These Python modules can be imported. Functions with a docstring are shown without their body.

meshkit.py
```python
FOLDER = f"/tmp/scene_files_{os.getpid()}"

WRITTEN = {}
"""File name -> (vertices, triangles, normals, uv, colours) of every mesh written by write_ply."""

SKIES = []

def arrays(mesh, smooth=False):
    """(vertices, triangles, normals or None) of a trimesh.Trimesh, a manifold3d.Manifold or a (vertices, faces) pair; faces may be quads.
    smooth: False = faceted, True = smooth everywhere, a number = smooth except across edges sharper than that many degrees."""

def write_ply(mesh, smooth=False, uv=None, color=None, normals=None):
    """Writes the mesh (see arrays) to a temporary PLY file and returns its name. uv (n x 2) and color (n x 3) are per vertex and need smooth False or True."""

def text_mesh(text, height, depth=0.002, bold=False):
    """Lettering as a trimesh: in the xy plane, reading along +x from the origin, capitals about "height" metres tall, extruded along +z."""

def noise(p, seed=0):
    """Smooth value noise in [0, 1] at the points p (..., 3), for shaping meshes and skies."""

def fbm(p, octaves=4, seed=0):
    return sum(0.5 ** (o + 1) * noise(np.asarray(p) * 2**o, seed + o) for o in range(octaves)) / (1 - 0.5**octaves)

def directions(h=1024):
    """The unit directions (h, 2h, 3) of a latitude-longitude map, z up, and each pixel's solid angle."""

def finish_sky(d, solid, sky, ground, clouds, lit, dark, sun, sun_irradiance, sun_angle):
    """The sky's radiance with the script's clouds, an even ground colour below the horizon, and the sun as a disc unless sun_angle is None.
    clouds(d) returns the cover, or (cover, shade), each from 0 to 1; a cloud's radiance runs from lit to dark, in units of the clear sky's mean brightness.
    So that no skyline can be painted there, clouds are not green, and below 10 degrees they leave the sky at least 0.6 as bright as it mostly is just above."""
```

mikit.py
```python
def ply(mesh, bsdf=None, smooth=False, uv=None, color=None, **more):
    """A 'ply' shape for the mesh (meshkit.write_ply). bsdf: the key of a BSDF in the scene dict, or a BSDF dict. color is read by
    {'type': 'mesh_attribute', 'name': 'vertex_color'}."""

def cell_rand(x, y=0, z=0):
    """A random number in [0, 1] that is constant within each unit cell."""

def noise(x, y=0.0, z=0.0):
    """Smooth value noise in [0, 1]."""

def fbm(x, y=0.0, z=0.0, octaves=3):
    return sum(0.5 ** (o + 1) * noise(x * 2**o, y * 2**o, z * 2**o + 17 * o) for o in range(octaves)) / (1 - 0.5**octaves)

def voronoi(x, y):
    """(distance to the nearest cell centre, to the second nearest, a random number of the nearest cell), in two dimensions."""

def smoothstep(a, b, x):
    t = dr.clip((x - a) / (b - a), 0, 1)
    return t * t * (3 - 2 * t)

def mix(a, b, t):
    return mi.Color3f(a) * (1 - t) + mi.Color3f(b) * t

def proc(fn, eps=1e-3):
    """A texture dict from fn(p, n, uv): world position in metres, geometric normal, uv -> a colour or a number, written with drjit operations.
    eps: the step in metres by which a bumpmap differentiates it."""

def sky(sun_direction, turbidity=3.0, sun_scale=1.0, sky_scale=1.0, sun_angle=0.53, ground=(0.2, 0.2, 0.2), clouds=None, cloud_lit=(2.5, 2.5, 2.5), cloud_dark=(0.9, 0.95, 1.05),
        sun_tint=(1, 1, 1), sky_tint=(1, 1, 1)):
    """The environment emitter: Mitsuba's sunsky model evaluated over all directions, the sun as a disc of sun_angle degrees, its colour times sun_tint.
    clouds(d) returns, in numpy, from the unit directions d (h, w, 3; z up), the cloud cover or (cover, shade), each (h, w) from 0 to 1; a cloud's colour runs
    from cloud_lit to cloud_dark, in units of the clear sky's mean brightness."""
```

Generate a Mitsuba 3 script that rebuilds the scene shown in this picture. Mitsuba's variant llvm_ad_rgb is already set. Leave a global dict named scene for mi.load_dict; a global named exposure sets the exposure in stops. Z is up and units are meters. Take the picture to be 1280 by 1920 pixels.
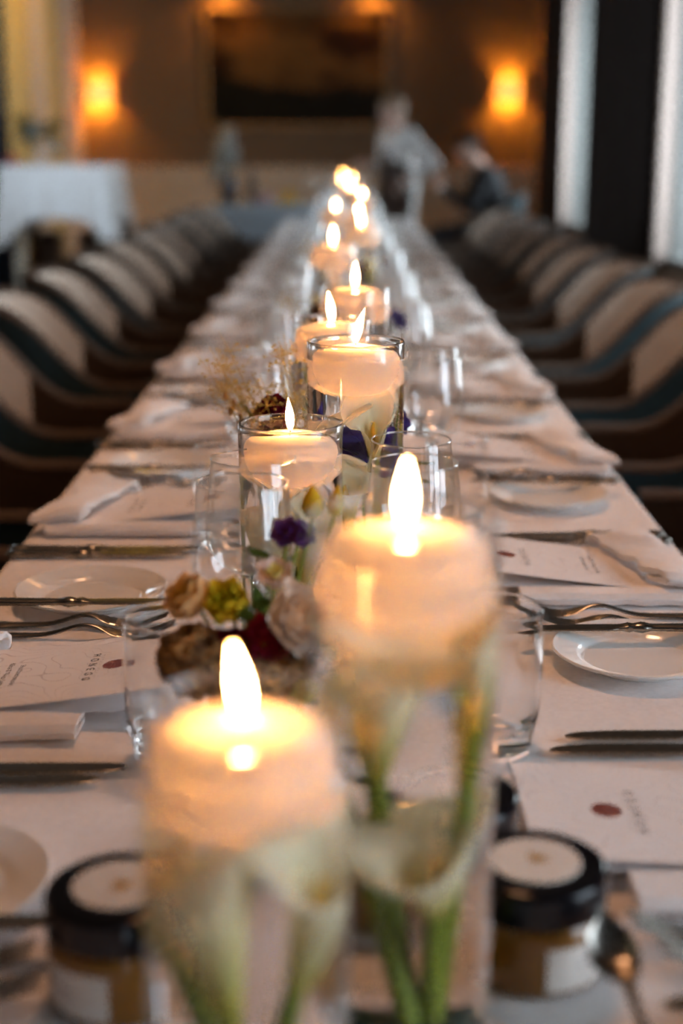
import math
import numpy as np
import trimesh
import manifold3d as m3
import drjit as dr
import mitsuba as mi
from shapely.geometry import LineString, Polygon
import mikit
from mikit import proc, noise, fbm, smoothstep, mix
import meshkit

T = mi.ScalarTransform4f
rng = np.random.default_rng(7)
scene, labels = {}, {}

# ---------------------------------------------------------------- camera, light, exposure
# the table top stands at z = 0.75; y runs along the table, away from the camera
EYE = np.array([0.0, 0.0, 1.25])
scene['camera'] = {
    'type': 'thinlens', 'fov': 26.99, 'fov_axis': 'x', 'near_clip': 0.05, 'far_clip': 60.0,
    'aperture_radius': 0.0102, 'focus_distance': 1.40,
    'to_world': T().look_at(origin=EYE.tolist(), target=(EYE + np.array([-0.0045, 1.0, -0.2595])).tolist(), up=[0, 0, 1]),
}
exposure = 5.0
DAY = [0.185, 0.22, 0.255]              # overcast day behind the voile of the window beside the camera
DAY_FAR = [0.2625, 0.305, 0.33]          # the three farther windows, towards the open sky
DAY_LEFT = [0.15, 0.1875, 0.22]         # the window of the left wall
FLAME = [11.0, 4.75, 1.2]             # candle flames
SHADE = [0.0425, 0.02125, 0.0045]          # glowing lamp shades
BULB = [15, 5.25, 0.425]             # bulb inside a wall lamp
PICTURE_LAMP = [24, 9.0, 1.15]        # the two small lamps over the painting
ADDED_CEILING_LAMP = [1.62, 0.79, 0.40]        # unseen lamp, added to put warm light on the near part of the table
ADDED_CEILING_LAMP_FAR = [0.25, 0.1125, 0.0375]   # a second unseen lamp, dimmer, added farther along the table

LEFT_LAMP = [2.3, 1.15, 0.06]            # ceiling lamp over the far left corner

# ---------------------------------------------------------------- materials
def rgb(*c):
    return {'type': 'rgb', 'value': list(c)}

def principled(color, rough=0.5, **more):
    return {'type': 'principled', 'base_color': color if isinstance(color, dict) else rgb(*color), 'roughness': rough, **more}

def two(b):
    return {'type': 'twosided', 'bsdf': b}

VC = {'type': 'mesh_attribute', 'name': 'vertex_color'}

def weave(p, n, uv):
    # fine diagonal damask weave of the table linen
    a = dr.sin((p.x + p.y) * 2 * math.pi / 0.0042)
    b = dr.sin((p.x - p.y) * 2 * math.pi / 0.0042)
    return 0.5 + 0.25 * a * b + 0.2 * fbm(p.x * 9, p.y * 9, p.z * 9, octaves=2)

def linen_color(p, n, uv):
    t = fbm(p.x * 260, p.y * 260, p.z * 260, octaves=2)
    return mix((0.74, 0.71, 0.70), (0.82, 0.79, 0.78), t)

def wallpaper(p, n, uv):
    t = fbm(p.x * 40, p.y * 40, p.z * 14, octaves=3)
    return mix((0.13, 0.088, 0.056), (0.19, 0.132, 0.088), t)

def painted(p, n, uv):
    t = fbm(p.x * 7, p.y * 7, p.z * 7, octaves=3)
    return mix((0.58, 0.43, 0.17), (0.64, 0.49, 0.21), t)

def cream(p, n, uv):
    t = fbm(p.x * 6, p.y * 6, p.z * 6, octaves=3)
    return mix((0.60, 0.50, 0.41), (0.66, 0.56, 0.46), t)

def floor_color(p, n, uv):
    board = mikit.cell_rand(dr.floor(p.x / 0.14), dr.floor(p.y / 1.6 + 0.37 * dr.floor(p.x / 0.14)), 0)
    grain = fbm(p.x * 60, p.y * 4, 3.0, octaves=3)
    return mix((0.055, 0.030, 0.016), (0.13, 0.075, 0.040), 0.55 * grain + 0.45 * board)

def wood_color(p, n, uv):
    grain = fbm(p.x * 50, p.y * 50, p.z * 6, octaves=3)
    return mix((0.05, 0.026, 0.014), (0.12, 0.065, 0.034), grain)

def velvet(p, n, uv):
    t = fbm(p.x * 60, p.y * 60, p.z * 5, octaves=3)
    return mix((0.008, 0.006, 0.006), (0.024, 0.016, 0.013), t)

def beige_cloth(p, n, uv):
    t = fbm(p.x * 220, p.y * 220, p.z * 220, octaves=2)
    return mix((0.52, 0.45, 0.39), (0.66, 0.59, 0.52), t)

def teal_cloth(p, n, uv):
    t = fbm(p.x * 240, p.y * 240, p.z * 240, octaves=2)
    return mix((0.004, 0.018, 0.025), (0.012, 0.043, 0.055), t)

def moss_color(p, n, uv):
    t = fbm(p.x * 120, p.y * 120, p.z * 120, octaves=3)
    return mix((0.05, 0.022, 0.006), (0.26, 0.14, 0.045), smoothstep(0.3, 0.75, t))

def landscape(p, n, uv):
    # the dark oil painting: hills below, a brown evening sky above; x and z in metres on the back wall
    h = fbm(p.x * 1.6 + 3.1, 0.7, 0.0, octaves=4)
    ridge = 1.80 + 0.30 * (h - 0.5) - 0.05 * p.x
    hill = 1 - smoothstep(-0.05, 0.05, p.z - ridge)
    cloud = fbm(p.x * 2.2, p.z * 4.5, 5.0, octaves=4)
    sky = mix((0.022, 0.010, 0.005), (0.15, 0.078, 0.026), smoothstep(0.35, 0.7, cloud))
    land = mix((0.004, 0.0045, 0.004), (0.012, 0.011, 0.008), fbm(p.x * 9, p.z * 9, 1.0, octaves=3))
    return mix(sky, land, hill)

def menu_color(p, n, uv):
    # cream card with thin printed contour lines; uv in metres on the card
    f = fbm(uv.x * 17 + 2.3, uv.y * 13 + 5.1, 0.0, octaves=2) * 15.0 + uv.x * 34
    d = dr.abs(f - dr.floor(f) - 0.5)
    line = 1 - smoothstep(0.010, 0.055, d)
    return mix((0.80, 0.76, 0.745), (0.50, 0.44, 0.44), line * 0.6)

def logo_color(p, n, uv):
    f = fbm(uv.x * 60, uv.y * 60, 0.0, octaves=2) * 7.0
    d = dr.abs(f - dr.floor(f) - 0.5)
    return mix((0.16, 0.018, 0.010), (0.50, 0.22, 0.14), (1 - smoothstep(0.02, 0.07, d)) * 0.8)

def honey_label(p, n, uv):
    t = fbm(p.x * 200, p.y * 200, p.z * 200, octaves=2)
    return mix((0.66, 0.60, 0.54), (0.76, 0.70, 0.64), t)

MATS = {
    'linen': two({'type': 'bumpmap', 'arbitrary': {**proc(weave, 4e-4)}, 'scale': 0.0005,
                  'bsdf': principled(proc(linen_color), 0.85, specular=0.2, sheen=0.2)}),
    'napkin_linen': two(principled(proc(linen_color), 0.9, specular=0.15, sheen=0.2)),
    'porcelain': principled((0.80, 0.79, 0.77), 0.12, specular=0.6, clearcoat=0.6, clearcoat_gloss=0.96),
    'silver': {'type': 'roughconductor', 'material': 'Ag', 'distribution': 'ggx', 'alpha': 0.06,
               'specular_reflectance': rgb(0.37, 0.35, 0.325)},
    'glass': {'type': 'dielectric', 'int_ior': 1.50, 'ext_ior': 1.0},
    'glass_sheet': {'type': 'thindielectric', 'int_ior': 1.52, 'ext_ior': 1.0},
    'water': {'type': 'dielectric', 'int_ior': 1.333, 'ext_ior': 1.0},
    'wax': {'type': 'principledthin', 'base_color': rgb(0.975, 0.91, 0.83), 'roughness': 0.45, 'diff_trans': 1.25, 'spec_trans': 0.0, 'eta': 1.4},
    'wick': two(principled((0.015, 0.012, 0.010), 0.9)),
    'no_reflection': two({'type': 'diffuse', 'reflectance': rgb(0.0, 0.0, 0.0)}),
    'petal': {'type': 'principledthin', 'base_color': VC, 'roughness': 0.55, 'diff_trans': 0.5, 'spec_trans': 0.0, 'eta': 1.35},
    'stem': two(principled((0.17, 0.215, 0.014), 0.5, specular=0.3)),
    'leaf': {'type': 'principledthin', 'base_color': rgb(0.05, 0.085, 0.018), 'roughness': 0.5, 'diff_trans': 0.5, 'spec_trans': 0.0, 'eta': 1.4},
    'spadix': two(principled((0.62, 0.36, 0.03), 0.7)),
    'foam': two(principled((0.012, 0.040, 0.030), 0.9)),
    'moss': two(principled(proc(moss_color), 0.95)),
    'grass_gold': two(principled((0.45, 0.32, 0.07), 0.8)),
    'bud_brown': two(principled((0.34, 0.17, 0.05), 0.8)),
    'black_plastic': principled((0.004, 0.004, 0.006), 0.10, specular=0.35, clearcoat=0.1),
    'honey': principled((0.22, 0.088, 0.006), 0.10, specular=0.5, clearcoat=0.5),
    'amber_glaze': principled((0.34, 0.15, 0.012), 0.10, specular=0.6, clearcoat=0.8),
    'honey_top': {'type': 'principledthin', 'base_color': rgb(0.46, 0.30, 0.03), 'roughness': 0.2, 'diff_trans': 0.6, 'spec_trans': 0.1, 'eta': 1.45},
    'paper_label': two(principled(proc(honey_label), 0.7)),
    'gold_print': two(principled((0.36, 0.20, 0.04), 0.5)),
    'dark_print': two(principled((0.05, 0.035, 0.035), 0.6)),
    'grey_print': two(principled((0.42, 0.36, 0.35), 0.6)),
    'menu_card': two(principled(proc(menu_color), 0.6)),
    'menu_plain': two(principled((0.77, 0.74, 0.735), 0.6)),
    'logo_print': two(principled(proc(logo_color), 0.5)),
    'wallpaper': two(principled(proc(wallpaper), 0.85)),
    'painted_wall': two(principled(proc(painted), 0.8)),
    'cream_paint': two(principled(proc(cream), 0.6)),
    'jamb_paint': two(principled((0.19, 0.195, 0.19), 0.8, specular=0.1)),
    'lamp_fabric': two(principled((0.6, 0.5, 0.4), 0.9)),
    'frame_paint': two(principled((0.50, 0.40, 0.36), 0.5)),
    'ceiling_paint': two(principled((0.07, 0.05, 0.036), 0.8)),
    'floorboards': two(principled(proc(floor_color), 0.45)),
    'dark_wood': two(principled(proc(wood_color), 0.4)),
    'velvet': two(principled(proc(velvet), 0.9, sheen=0.4)),
    'navy_velvet': two(principled((0.008, 0.016, 0.028), 0.9, sheen=0.3)),
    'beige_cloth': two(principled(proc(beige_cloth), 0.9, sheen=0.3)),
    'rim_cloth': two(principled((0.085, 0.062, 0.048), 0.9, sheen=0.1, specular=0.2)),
    'shaded_seat_cloth': two(principled((0.036, 0.020, 0.011), 0.95, sheen=0.05, specular=0.2)),  # dark tone paints in the shade on arms and seat below table level
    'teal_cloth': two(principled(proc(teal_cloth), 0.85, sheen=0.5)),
    'canvas': two(principled(proc(landscape), 0.6, specular=0.12)),
        'bronze_frame': two(principled((0.30, 0.20, 0.105), 0.5, metallic=0.2)),
    'brass': {'type': 'roughconductor', 'material': 'Cu', 'alpha': 0.2, 'specular_reflectance': rgb(0.7, 0.75, 0.5)},
    'blue_linen': two(principled((0.42, 0.50, 0.58), 0.9)),
    'skin': two(principled((0.62, 0.40, 0.32), 0.5)),
    'dark_hair': two(principled((0.010, 0.007, 0.005), 0.8, specular=0.1)),
    'fair_hair': two(principled((0.24, 0.16, 0.10), 0.6)),
    'brown_hair': two(principled((0.035, 0.018, 0.010), 0.5)),
    'eye_white': two(principled((0.75, 0.73, 0.70), 0.2)),
    'iris': two(principled((0.03, 0.02, 0.015), 0.2)),
    'lips': two(principled((0.42, 0.16, 0.14), 0.4)),
    'white_shirt': two(principled((0.74, 0.73, 0.72), 0.8)),
    'brown_cloth': two(principled((0.040, 0.022, 0.015), 0.9)),
    'suit_cloth': two(principled((0.016, 0.018, 0.022), 0.9, sheen=0.1)),
    'trouser_cloth': two(principled((0.015, 0.016, 0.020), 0.9)),
    'leather': two(principled((0.012, 0.009, 0.008), 0.35)),
    'navy_glaze': principled((0.006, 0.012, 0.030), 0.15, specular=0.6, clearcoat=0.6),
    'brown_glaze': principled((0.035, 0.016, 0.006), 0.12, specular=0.6, clearcoat=0.6),
    'pink_glaze': principled((0.55, 0.36, 0.40), 0.3),
    'lemon': two(principled((0.66, 0.42, 0.04), 0.5)),
    'red_fruit': two(principled((0.42, 0.05, 0.04), 0.45)),
    'oak_leg': two(principled((0.62, 0.55, 0.44), 0.5)),
}
for _k, _v in MATS.items():
    if _v.get('type') == 'twosided' and _v['bsdf'].get('type') == 'bumpmap':
        b = _v['bsdf']
        _v['bsdf'] = {'type': 'bumpmap', 'texture': b['arbitrary'], 'scale': b['scale'], 'bsdf': b['bsdf']}
    scene['material_' + _k] = _v

def M(k):
    return 'material_' + k

# ---------------------------------------------------------------- mesh helpers
def lathe(prof, n=48):
    prof = np.asarray(prof, float)
    m = len(prof)
    a = np.arange(n) * 2 * math.pi / n
    V = np.stack([np.outer(np.cos(a), prof[:, 0]), np.outer(np.sin(a), prof[:, 0]), np.tile(prof[:, 1], (n, 1))], -1).reshape(-1, 3)
    i, j = np.meshgrid(np.arange(n), np.arange(m - 1), indexing='ij')
    p, q = i * m + j, ((i + 1) % n) * m + j
    F = np.concatenate([np.stack([p, q, q + 1], -1).reshape(-1, 3), np.stack([p, q + 1, p + 1], -1).reshape(-1, 3)])
    t = trimesh.Trimesh(V, F, process=False)
    t.merge_vertices(digits_vertex=7)
    t.update_faces(t.nondegenerate_faces())
    return t

def arc(cx, cz, r, a0, a1, n=6):
    a = np.radians(np.linspace(a0, a1, n))
    return [(cx + r * math.cos(x), cz + r * math.sin(x)) for x in a]

def grid_mesh(P, closed_u=False, closed_v=False):
    """P (nu, nv, 3) -> mesh"""
    nu, nv = P.shape[:2]
    iu, iv = np.meshgrid(np.arange(nu if closed_u else nu - 1), np.arange(nv if closed_v else nv - 1), indexing='ij')
    a = iu * nv + iv
    b = ((iu + 1) % nu) * nv + iv
    c = ((iu + 1) % nu) * nv + (iv + 1) % nv
    d = iu * nv + (iv + 1) % nv
    F = np.concatenate([np.stack([a, b, c], -1).reshape(-1, 3), np.stack([a, c, d], -1).reshape(-1, 3)])
    return trimesh.Trimesh(P.reshape(-1, 3), F, process=False)

def loft(rings):
    """closed rings (k, n, 3) with end caps; each ring counter-clockwise seen from the end"""
    R = np.asarray(rings, float)
    k, n = R.shape[:2]
    t = grid_mesh(R, closed_v=True)
    V = np.vstack([t.vertices, R[0].mean(0), R[-1].mean(0)])
    i = np.arange(n)
    F = np.vstack([t.faces, np.stack([i, (i + 1) % n, i * 0 + k * n], 1), np.stack([(k - 1) * n + (i + 1) % n, (k - 1) * n + i, i * 0 + k * n + 1], 1)])
    t = trimesh.Trimesh(V, F, process=False)
    if t.volume < 0:
        t.invert()
    return t

def tube(path, radii, n=8):
    path = np.asarray(path, float)
    radii = np.broadcast_to(radii, len(path))
    d = np.gradient(path, axis=0)
    d /= np.linalg.norm(d, axis=1, keepdims=True) + 1e-12
    up = np.array([0.31, 0.17, 0.93]) if abs(d[0][2]) < 0.9 else np.array([0.93, 0.2, 0.1])
    rings = []
    for p, r, t in zip(path, radii, d):
        x = np.cross(up, t)
        x /= np.linalg.norm(x) + 1e-12
        y = np.cross(t, x)
        up = y
        a = np.arange(n) * 2 * math.pi / n
        rings.append(p + r * (np.outer(np.cos(a), x) + np.outer(np.sin(a), y)))
    return loft(rings)

def bezier(*pts, n=12):
    pts = np.asarray(pts, float)
    t = np.linspace(0, 1, n)[:, None]
    k = len(pts) - 1
    return sum(math.comb(k, i) * (1 - t) ** (k - i) * t ** i * pts[i] for i in range(k + 1))

def box(x0, x1, y0, y1, z0, z1, r=0.0):
    """a box, its edges rounded by r"""
    if r <= 0:
        return trimesh.creation.box(bounds=[[x0, y0, z0], [x1, y1, z1]])
    s = m3.Manifold.sphere(r, 12)
    parts = [s.translate((x, y, z)) for x in (x0 + r, x1 - r) for y in (y0 + r, y1 - r) for z in (z0 + r, z1 - r)]
    return to_tri(m3.Manifold.batch_hull(parts))

def to_man(t):
    return m3.Manifold(m3.Mesh(np.asarray(t.vertices, np.float32), np.asarray(t.faces, np.uint32)))

def to_tri(m):
    a = m.to_mesh()
    return trimesh.Trimesh(a.vert_properties[:, :3], a.tri_verts, process=False)

def join(*ms):
    return trimesh.util.concatenate(list(ms))

def extrude_line(pts, half, y0, y1, axis='y'):
    """a ribbon of thickness 2*half along a path in (x, z), drawn out along y (or along x, the path then in (y, z))"""
    shape = LineString(pts).buffer(half, quad_segs=4)
    t = trimesh.creation.extrude_polygon(shape, y1 - y0, engine='earcut')
    v = np.array(t.vertices)
    w = np.stack([v[:, 0], y0 + v[:, 2], v[:, 1]], -1) if axis == 'y' else np.stack([y0 + v[:, 2], v[:, 0], v[:, 1]], -1)
    out = trimesh.Trimesh(w, t.faces, process=False)
    out.merge_vertices()
    if out.volume < 0:
        out.invert()
    return out

def moved(t, x=0, y=0, z=0, rz=0.0):
    t = t.copy()
    if rz:
        t.apply_transform(trimesh.transformations.rotation_matrix(rz, [0, 0, 1]))
    t.apply_translation([x, y, z])
    return t

def P(mesh, mat, smooth=40, **more):
    return mikit.ply(mesh, M(mat), smooth=smooth, **more)

def at(x, y, z, rz=0.0, tilt=None):
    m = T().translate([x, y, z])
    if rz:
        m = m.rotate([0, 0, 1], math.degrees(rz))
    if tilt:
        m = m.rotate(tilt[0], tilt[1])
    return m

def key(name):
    if name not in labels and name not in scene:
        return name
    k = 1
    while f'{name}_{k:03d}' in labels or f'{name}_{k:03d}' in scene:
        k += 1
    return f'{name}_{k:03d}'

def thing(name, label, category, parts, where=None, group=None):
    """parts: [(part name or None, shape dict)]; a repeated part name is numbered; 'a/b' is a sub-part"""
    k = key(name)
    labels[k] = {'label': label, 'category': category}
    if group:
        labels[k]['group'] = group
    for item in parts:
        pname, shape = item[0], item[1]
        full = k if not pname else k + '__' + pname
        if full in scene:
            n = 1
            while f'{full}_{n:03d}' in scene:
                n += 1
            full = f'{full}_{n:03d}'
        d = dict(shape)
        if where is not None:
            d['to_world'] = where
        scene[full] = d
        if len(item) > 2:
            labels[full] = {'label': item[2]}
    return k

def struct(name, mesh, mat, smooth=False, **extra):
    scene[name] = {**P(mesh, mat, smooth), **extra}
    if '__' not in name:
        labels[name] = {'kind': 'structure'}

ORDINAL = ['first', 'second', 'third', 'fourth', 'fifth', 'sixth', 'seventh', 'eighth', 'ninth', 'tenth', 'eleventh', 'twelfth', 'thirteenth', 'fourteenth', 'fifteenth']
TABLE = 0.75
HALF = 0.425

# ---------------------------------------------------------------- the room
XL, XR, YB, YF, ZC = -2.75, 1.90, 15.0, -3.2, 3.15
struct('floor', box(XL - 0.3, XR + 0.7, YF - 0.3, YB + 0.3, -0.1, 0.0), 'floorboards')
struct('ceiling', box(XL - 0.3, XR + 0.7, YF - 0.3, YB + 0.3, ZC, ZC + 0.1), 'ceiling_paint')
struct('wall_back', box(XL - 0.2, XR + 0.6, YB, YB + 0.2, 0, ZC), 'wallpaper')
struct('wall_front', box(XL - 0.2, XR + 0.6, YF - 0.2, YF, 0, ZC), 'wallpaper')
LW0, LW1, LZ0, LZ1 = 8.15, 9.55, 0.85, 2.5
struct('wall_left', join(box(XL - 0.2, XL, YF, LW0, 0, ZC), box(XL - 0.2, XL, LW1, 11.2, 0, ZC), box(XL - 0.2, XL, LW0, LW1, 0, LZ0), box(XL - 0.2, XL, LW0, LW1, LZ1, ZC)), 'wallpaper')
pane = trimesh.Trimesh([[XL - 0.06, LW0 + 0.002, LZ0 + 0.002], [XL - 0.06, LW1 - 0.002, LZ0 + 0.002], [XL - 0.06, LW1 - 0.002, LZ1 - 0.002], [XL - 0.06, LW0 + 0.002, LZ1 - 0.002]], [[0, 1, 2], [0, 2, 3]], process=False)
struct('window_5', join(*[box(XL - 0.05, XL - 0.01, *b, *c) for b, c in (((LW0 + 0.002, LW0 + 0.06), (LZ0 + 0.002, LZ1 - 0.002)), ((LW1 - 0.06, LW1 - 0.002), (LZ0 + 0.002, LZ1 - 0.002)), (((LW0 + LW1) / 2 - 0.025, (LW0 + LW1) / 2 + 0.025), (LZ0 + 0.002, LZ1 - 0.002)), ((LW0 + 0.062, LW1 - 0.062), (LZ1 - 0.06, LZ1 - 0.002)), ((LW0 + 0.062, LW1 - 0.062), (LZ0 + 0.002, LZ0 + 0.06)))]), 'frame_paint')
scene['window_5__voile'] = {**P(pane, 'no_reflection', False), 'emitter': {'type': 'area', 'radiance': rgb(*DAY_LEFT)}}
struct('wall_left_corner', box(XL - 0.2, XL, 11.2, YB, 0, ZC), 'painted_wall')
# wainscot of the back wall: panelled boards below a dado rail
struct('trim_1', join(box(XL, XR, YB - 0.03, YB - 0.001, 0.94, 1.00), box(XL, XR, YB - 0.045, YB - 0.001, 1.00, 1.02)), 'cream_paint')
struct('trim_2', box(XL, XR, YB - 0.012, YB - 0.001, 0.12, 0.94), 'cream_paint')
for i in range(6):
    x0 = XL + 0.08 + i * 0.77
    m = join(*[box(*b, YB - 0.03, YB - 0.0125, *c) for b, c in (((x0, x0 + 0.62), (0.22, 0.25)), ((x0, x0 + 0.62), (0.83, 0.86)), ((x0, x0 + 0.03), (0.25, 0.83)), ((x0 + 0.59, x0 + 0.62), (0.25, 0.83)))])
    scene[f'trim_2__panel_moulding_{i:03d}' if i else 'trim_2__panel_moulding'] = P(m, 'cream_paint', False)
struct('baseboard_back', box(XL, XR, YB - 0.03, YB - 0.001, 0, 0.12), 'cream_paint')
struct('baseboard_left', box(XL + 0.001, XL + 0.02, YF, YB - 0.04, 0, 0.12), 'cream_paint')
# pilasters on the left wall near the corner
for i, (y0, y1, d) in enumerate(((14.05, 14.93, 0.05), (12.75, 13.35, 0.04))):
    struct(f'trim_{3 + i}', join(box(XL + 0.001, XL + d, y0, y1, 0.14, ZC - 0.12), box(XL + 0.001, XL + d + 0.02, y0 - 0.02, y1 + 0.02, 0.125, 0.28), box(XL + 0.001, XL + d + 0.02, y0 - 0.02, y1 + 0.02, ZC - 0.2, ZC - 0.001)), 'cream_paint')
# right wall with deep window reveals
WINDOWS = [(11.05, 12.45), (7.15, 8.55), (3.0, 4.65), (-0.75, 0.95)]
SILL, HEAD = 0.58, 2.42
edges = [YF] + [e for w in sorted(WINDOWS) for e in w] + [YB]
pieces = [box(XR, XR + 0.5, edges[i], edges[i + 1], 0, ZC) for i in range(0, len(edges), 2)]
for a, b in WINDOWS:
    pieces += [box(XR, XR + 0.5, a, b, 0, SILL), box(XR, XR + 0.5, a, b, HEAD, ZC)]
struct('wall_right', join(*pieces), 'wallpaper')
for i, (a, b) in enumerate(WINDOWS, 1):
    w = f'window_{i}'
    e = 0.002
    struct(w, join(box(XR + 0.01, XR + 0.49, b - 0.02, b - e, SILL, HEAD), box(XR + 0.01, XR + 0.49, a + e, a + 0.02, SILL, HEAD),
                   box(XR + 0.01, XR + 0.49, a + 0.02, b - 0.02, HEAD - 0.02, HEAD - e)), 'jamb_paint')
    scene[w + '__sill_board'] = P(box(XR - 0.03, XR + 0.49, a + 0.021, b - 0.021, SILL + e, SILL + 0.03), 'jamb_paint', False)
    scene[w + '__casing'] = P(join(box(XR - 0.08, XR - e, a - 0.09, a, SILL - 0.02, HEAD + 0.1), box(XR - 0.08, XR - e, b, b + 0.09, SILL - 0.02, HEAD + 0.1), box(XR - 0.08, XR - e, a, b, HEAD, HEAD + 0.1)), 'frame_paint', False)
    bars = [box(XR + 0.40, XR + 0.45, y - 0.025, y + 0.025, SILL + 0.03, HEAD - 0.02) for y in (a + 0.046, (a + b) / 2, b - 0.046)]
    bars += [box(XR + 0.40, XR + 0.45, a + 0.08, (a + b) / 2 - 0.03, z - 0.02, z + 0.02) for z in (SILL + 0.05, SILL + 1.05, HEAD - 0.042)]
    bars += [box(XR + 0.40, XR + 0.45, (a + b) / 2 + 0.03, b - 0.08, z - 0.02, z + 0.02) for z in (SILL + 0.05, SILL + 1.05, HEAD - 0.042)]
    scene[w + '__frame'] = P(join(*bars), 'jamb_paint', False)
    pane = trimesh.Trimesh([[XR + 0.47, a + 0.02, SILL + 0.03], [XR + 0.47, b - 0.02, SILL + 0.03], [XR + 0.47, b - 0.02, HEAD - 0.02], [XR + 0.47, a + 0.02, HEAD - 0.02]], [[0, 2, 1], [0, 3, 2]], process=False)
    scene[w + '__voile'] = {**P(pane, 'no_reflection', False), 'emitter': {'type': 'area', 'radiance': rgb(*(DAY if i == 4 else DAY_FAR))}}

def curtain(x, y0, y1, z0, z1, mat, amp, wave, along='y', label='', seed=0):
    n = int((y1 - y0) / wave * 14)
    s = np.linspace(y0, y1, n)
    ph = 2 * math.pi * (s - y0) / wave
    off = amp * np.sin(ph) + 0.35 * amp * np.sin(ph * 0.37 + seed)
    zs = np.linspace(z0, z1, 8)
    S, Z = np.meshgrid(s, zs, indexing='ij')
    O = off[:, None] * (1 - 0.3 * (Z - z0) / (z1 - z0))
    g = np.stack([x + O, S, Z], -1) if along == 'y' else np.stack([S, x + O, Z], -1)
    a, b = grid_mesh(g), grid_mesh(g + (np.array([0.006, 0, 0]) if along == 'y' else np.array([0, 0.006, 0])))
    b.invert()
    return thing('curtain', label, 'curtain', [('drape', P(join(a, b), mat, 60))])

curtain(1.80, 12.50, 13.85, 0.02, 2.75, 'velvet', 0.035, 0.16, label='dark brown velvet curtain beyond the farthest bright window, beside the back wall', seed=1)
curtain(1.79, 8.72, 10.95, 0.02, 2.75, 'velvet', 0.04, 0.17, label='wide black-brown velvet curtain between the two bright windows on the right', seed=2)
curtain(1.80, 4.75, 7.00, 0.02, 2.75, 'velvet', 0.04, 0.17, label='black-brown velvet curtain at the right, nearest the camera', seed=3)
curtain(XL + 0.18, 9.95, 11.1, 0.02, 2.85, 'navy_velvet', 0.04, 0.19, label='dark navy curtain at the left edge behind the white-clothed table', seed=4)
for i, (a, b) in enumerate(((8.6, 14.0), (4.6, 7.1))):
    thing('curtain_rod', 'slim dark curtain rod above the ' + ('far' if i == 0 else 'near') + ' curtains on the right', 'curtain rod', [(None, P(tube([[1.80, a, 2.79], [1.80, b, 2.79]], 0.014, 10), 'leather'))])

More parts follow.
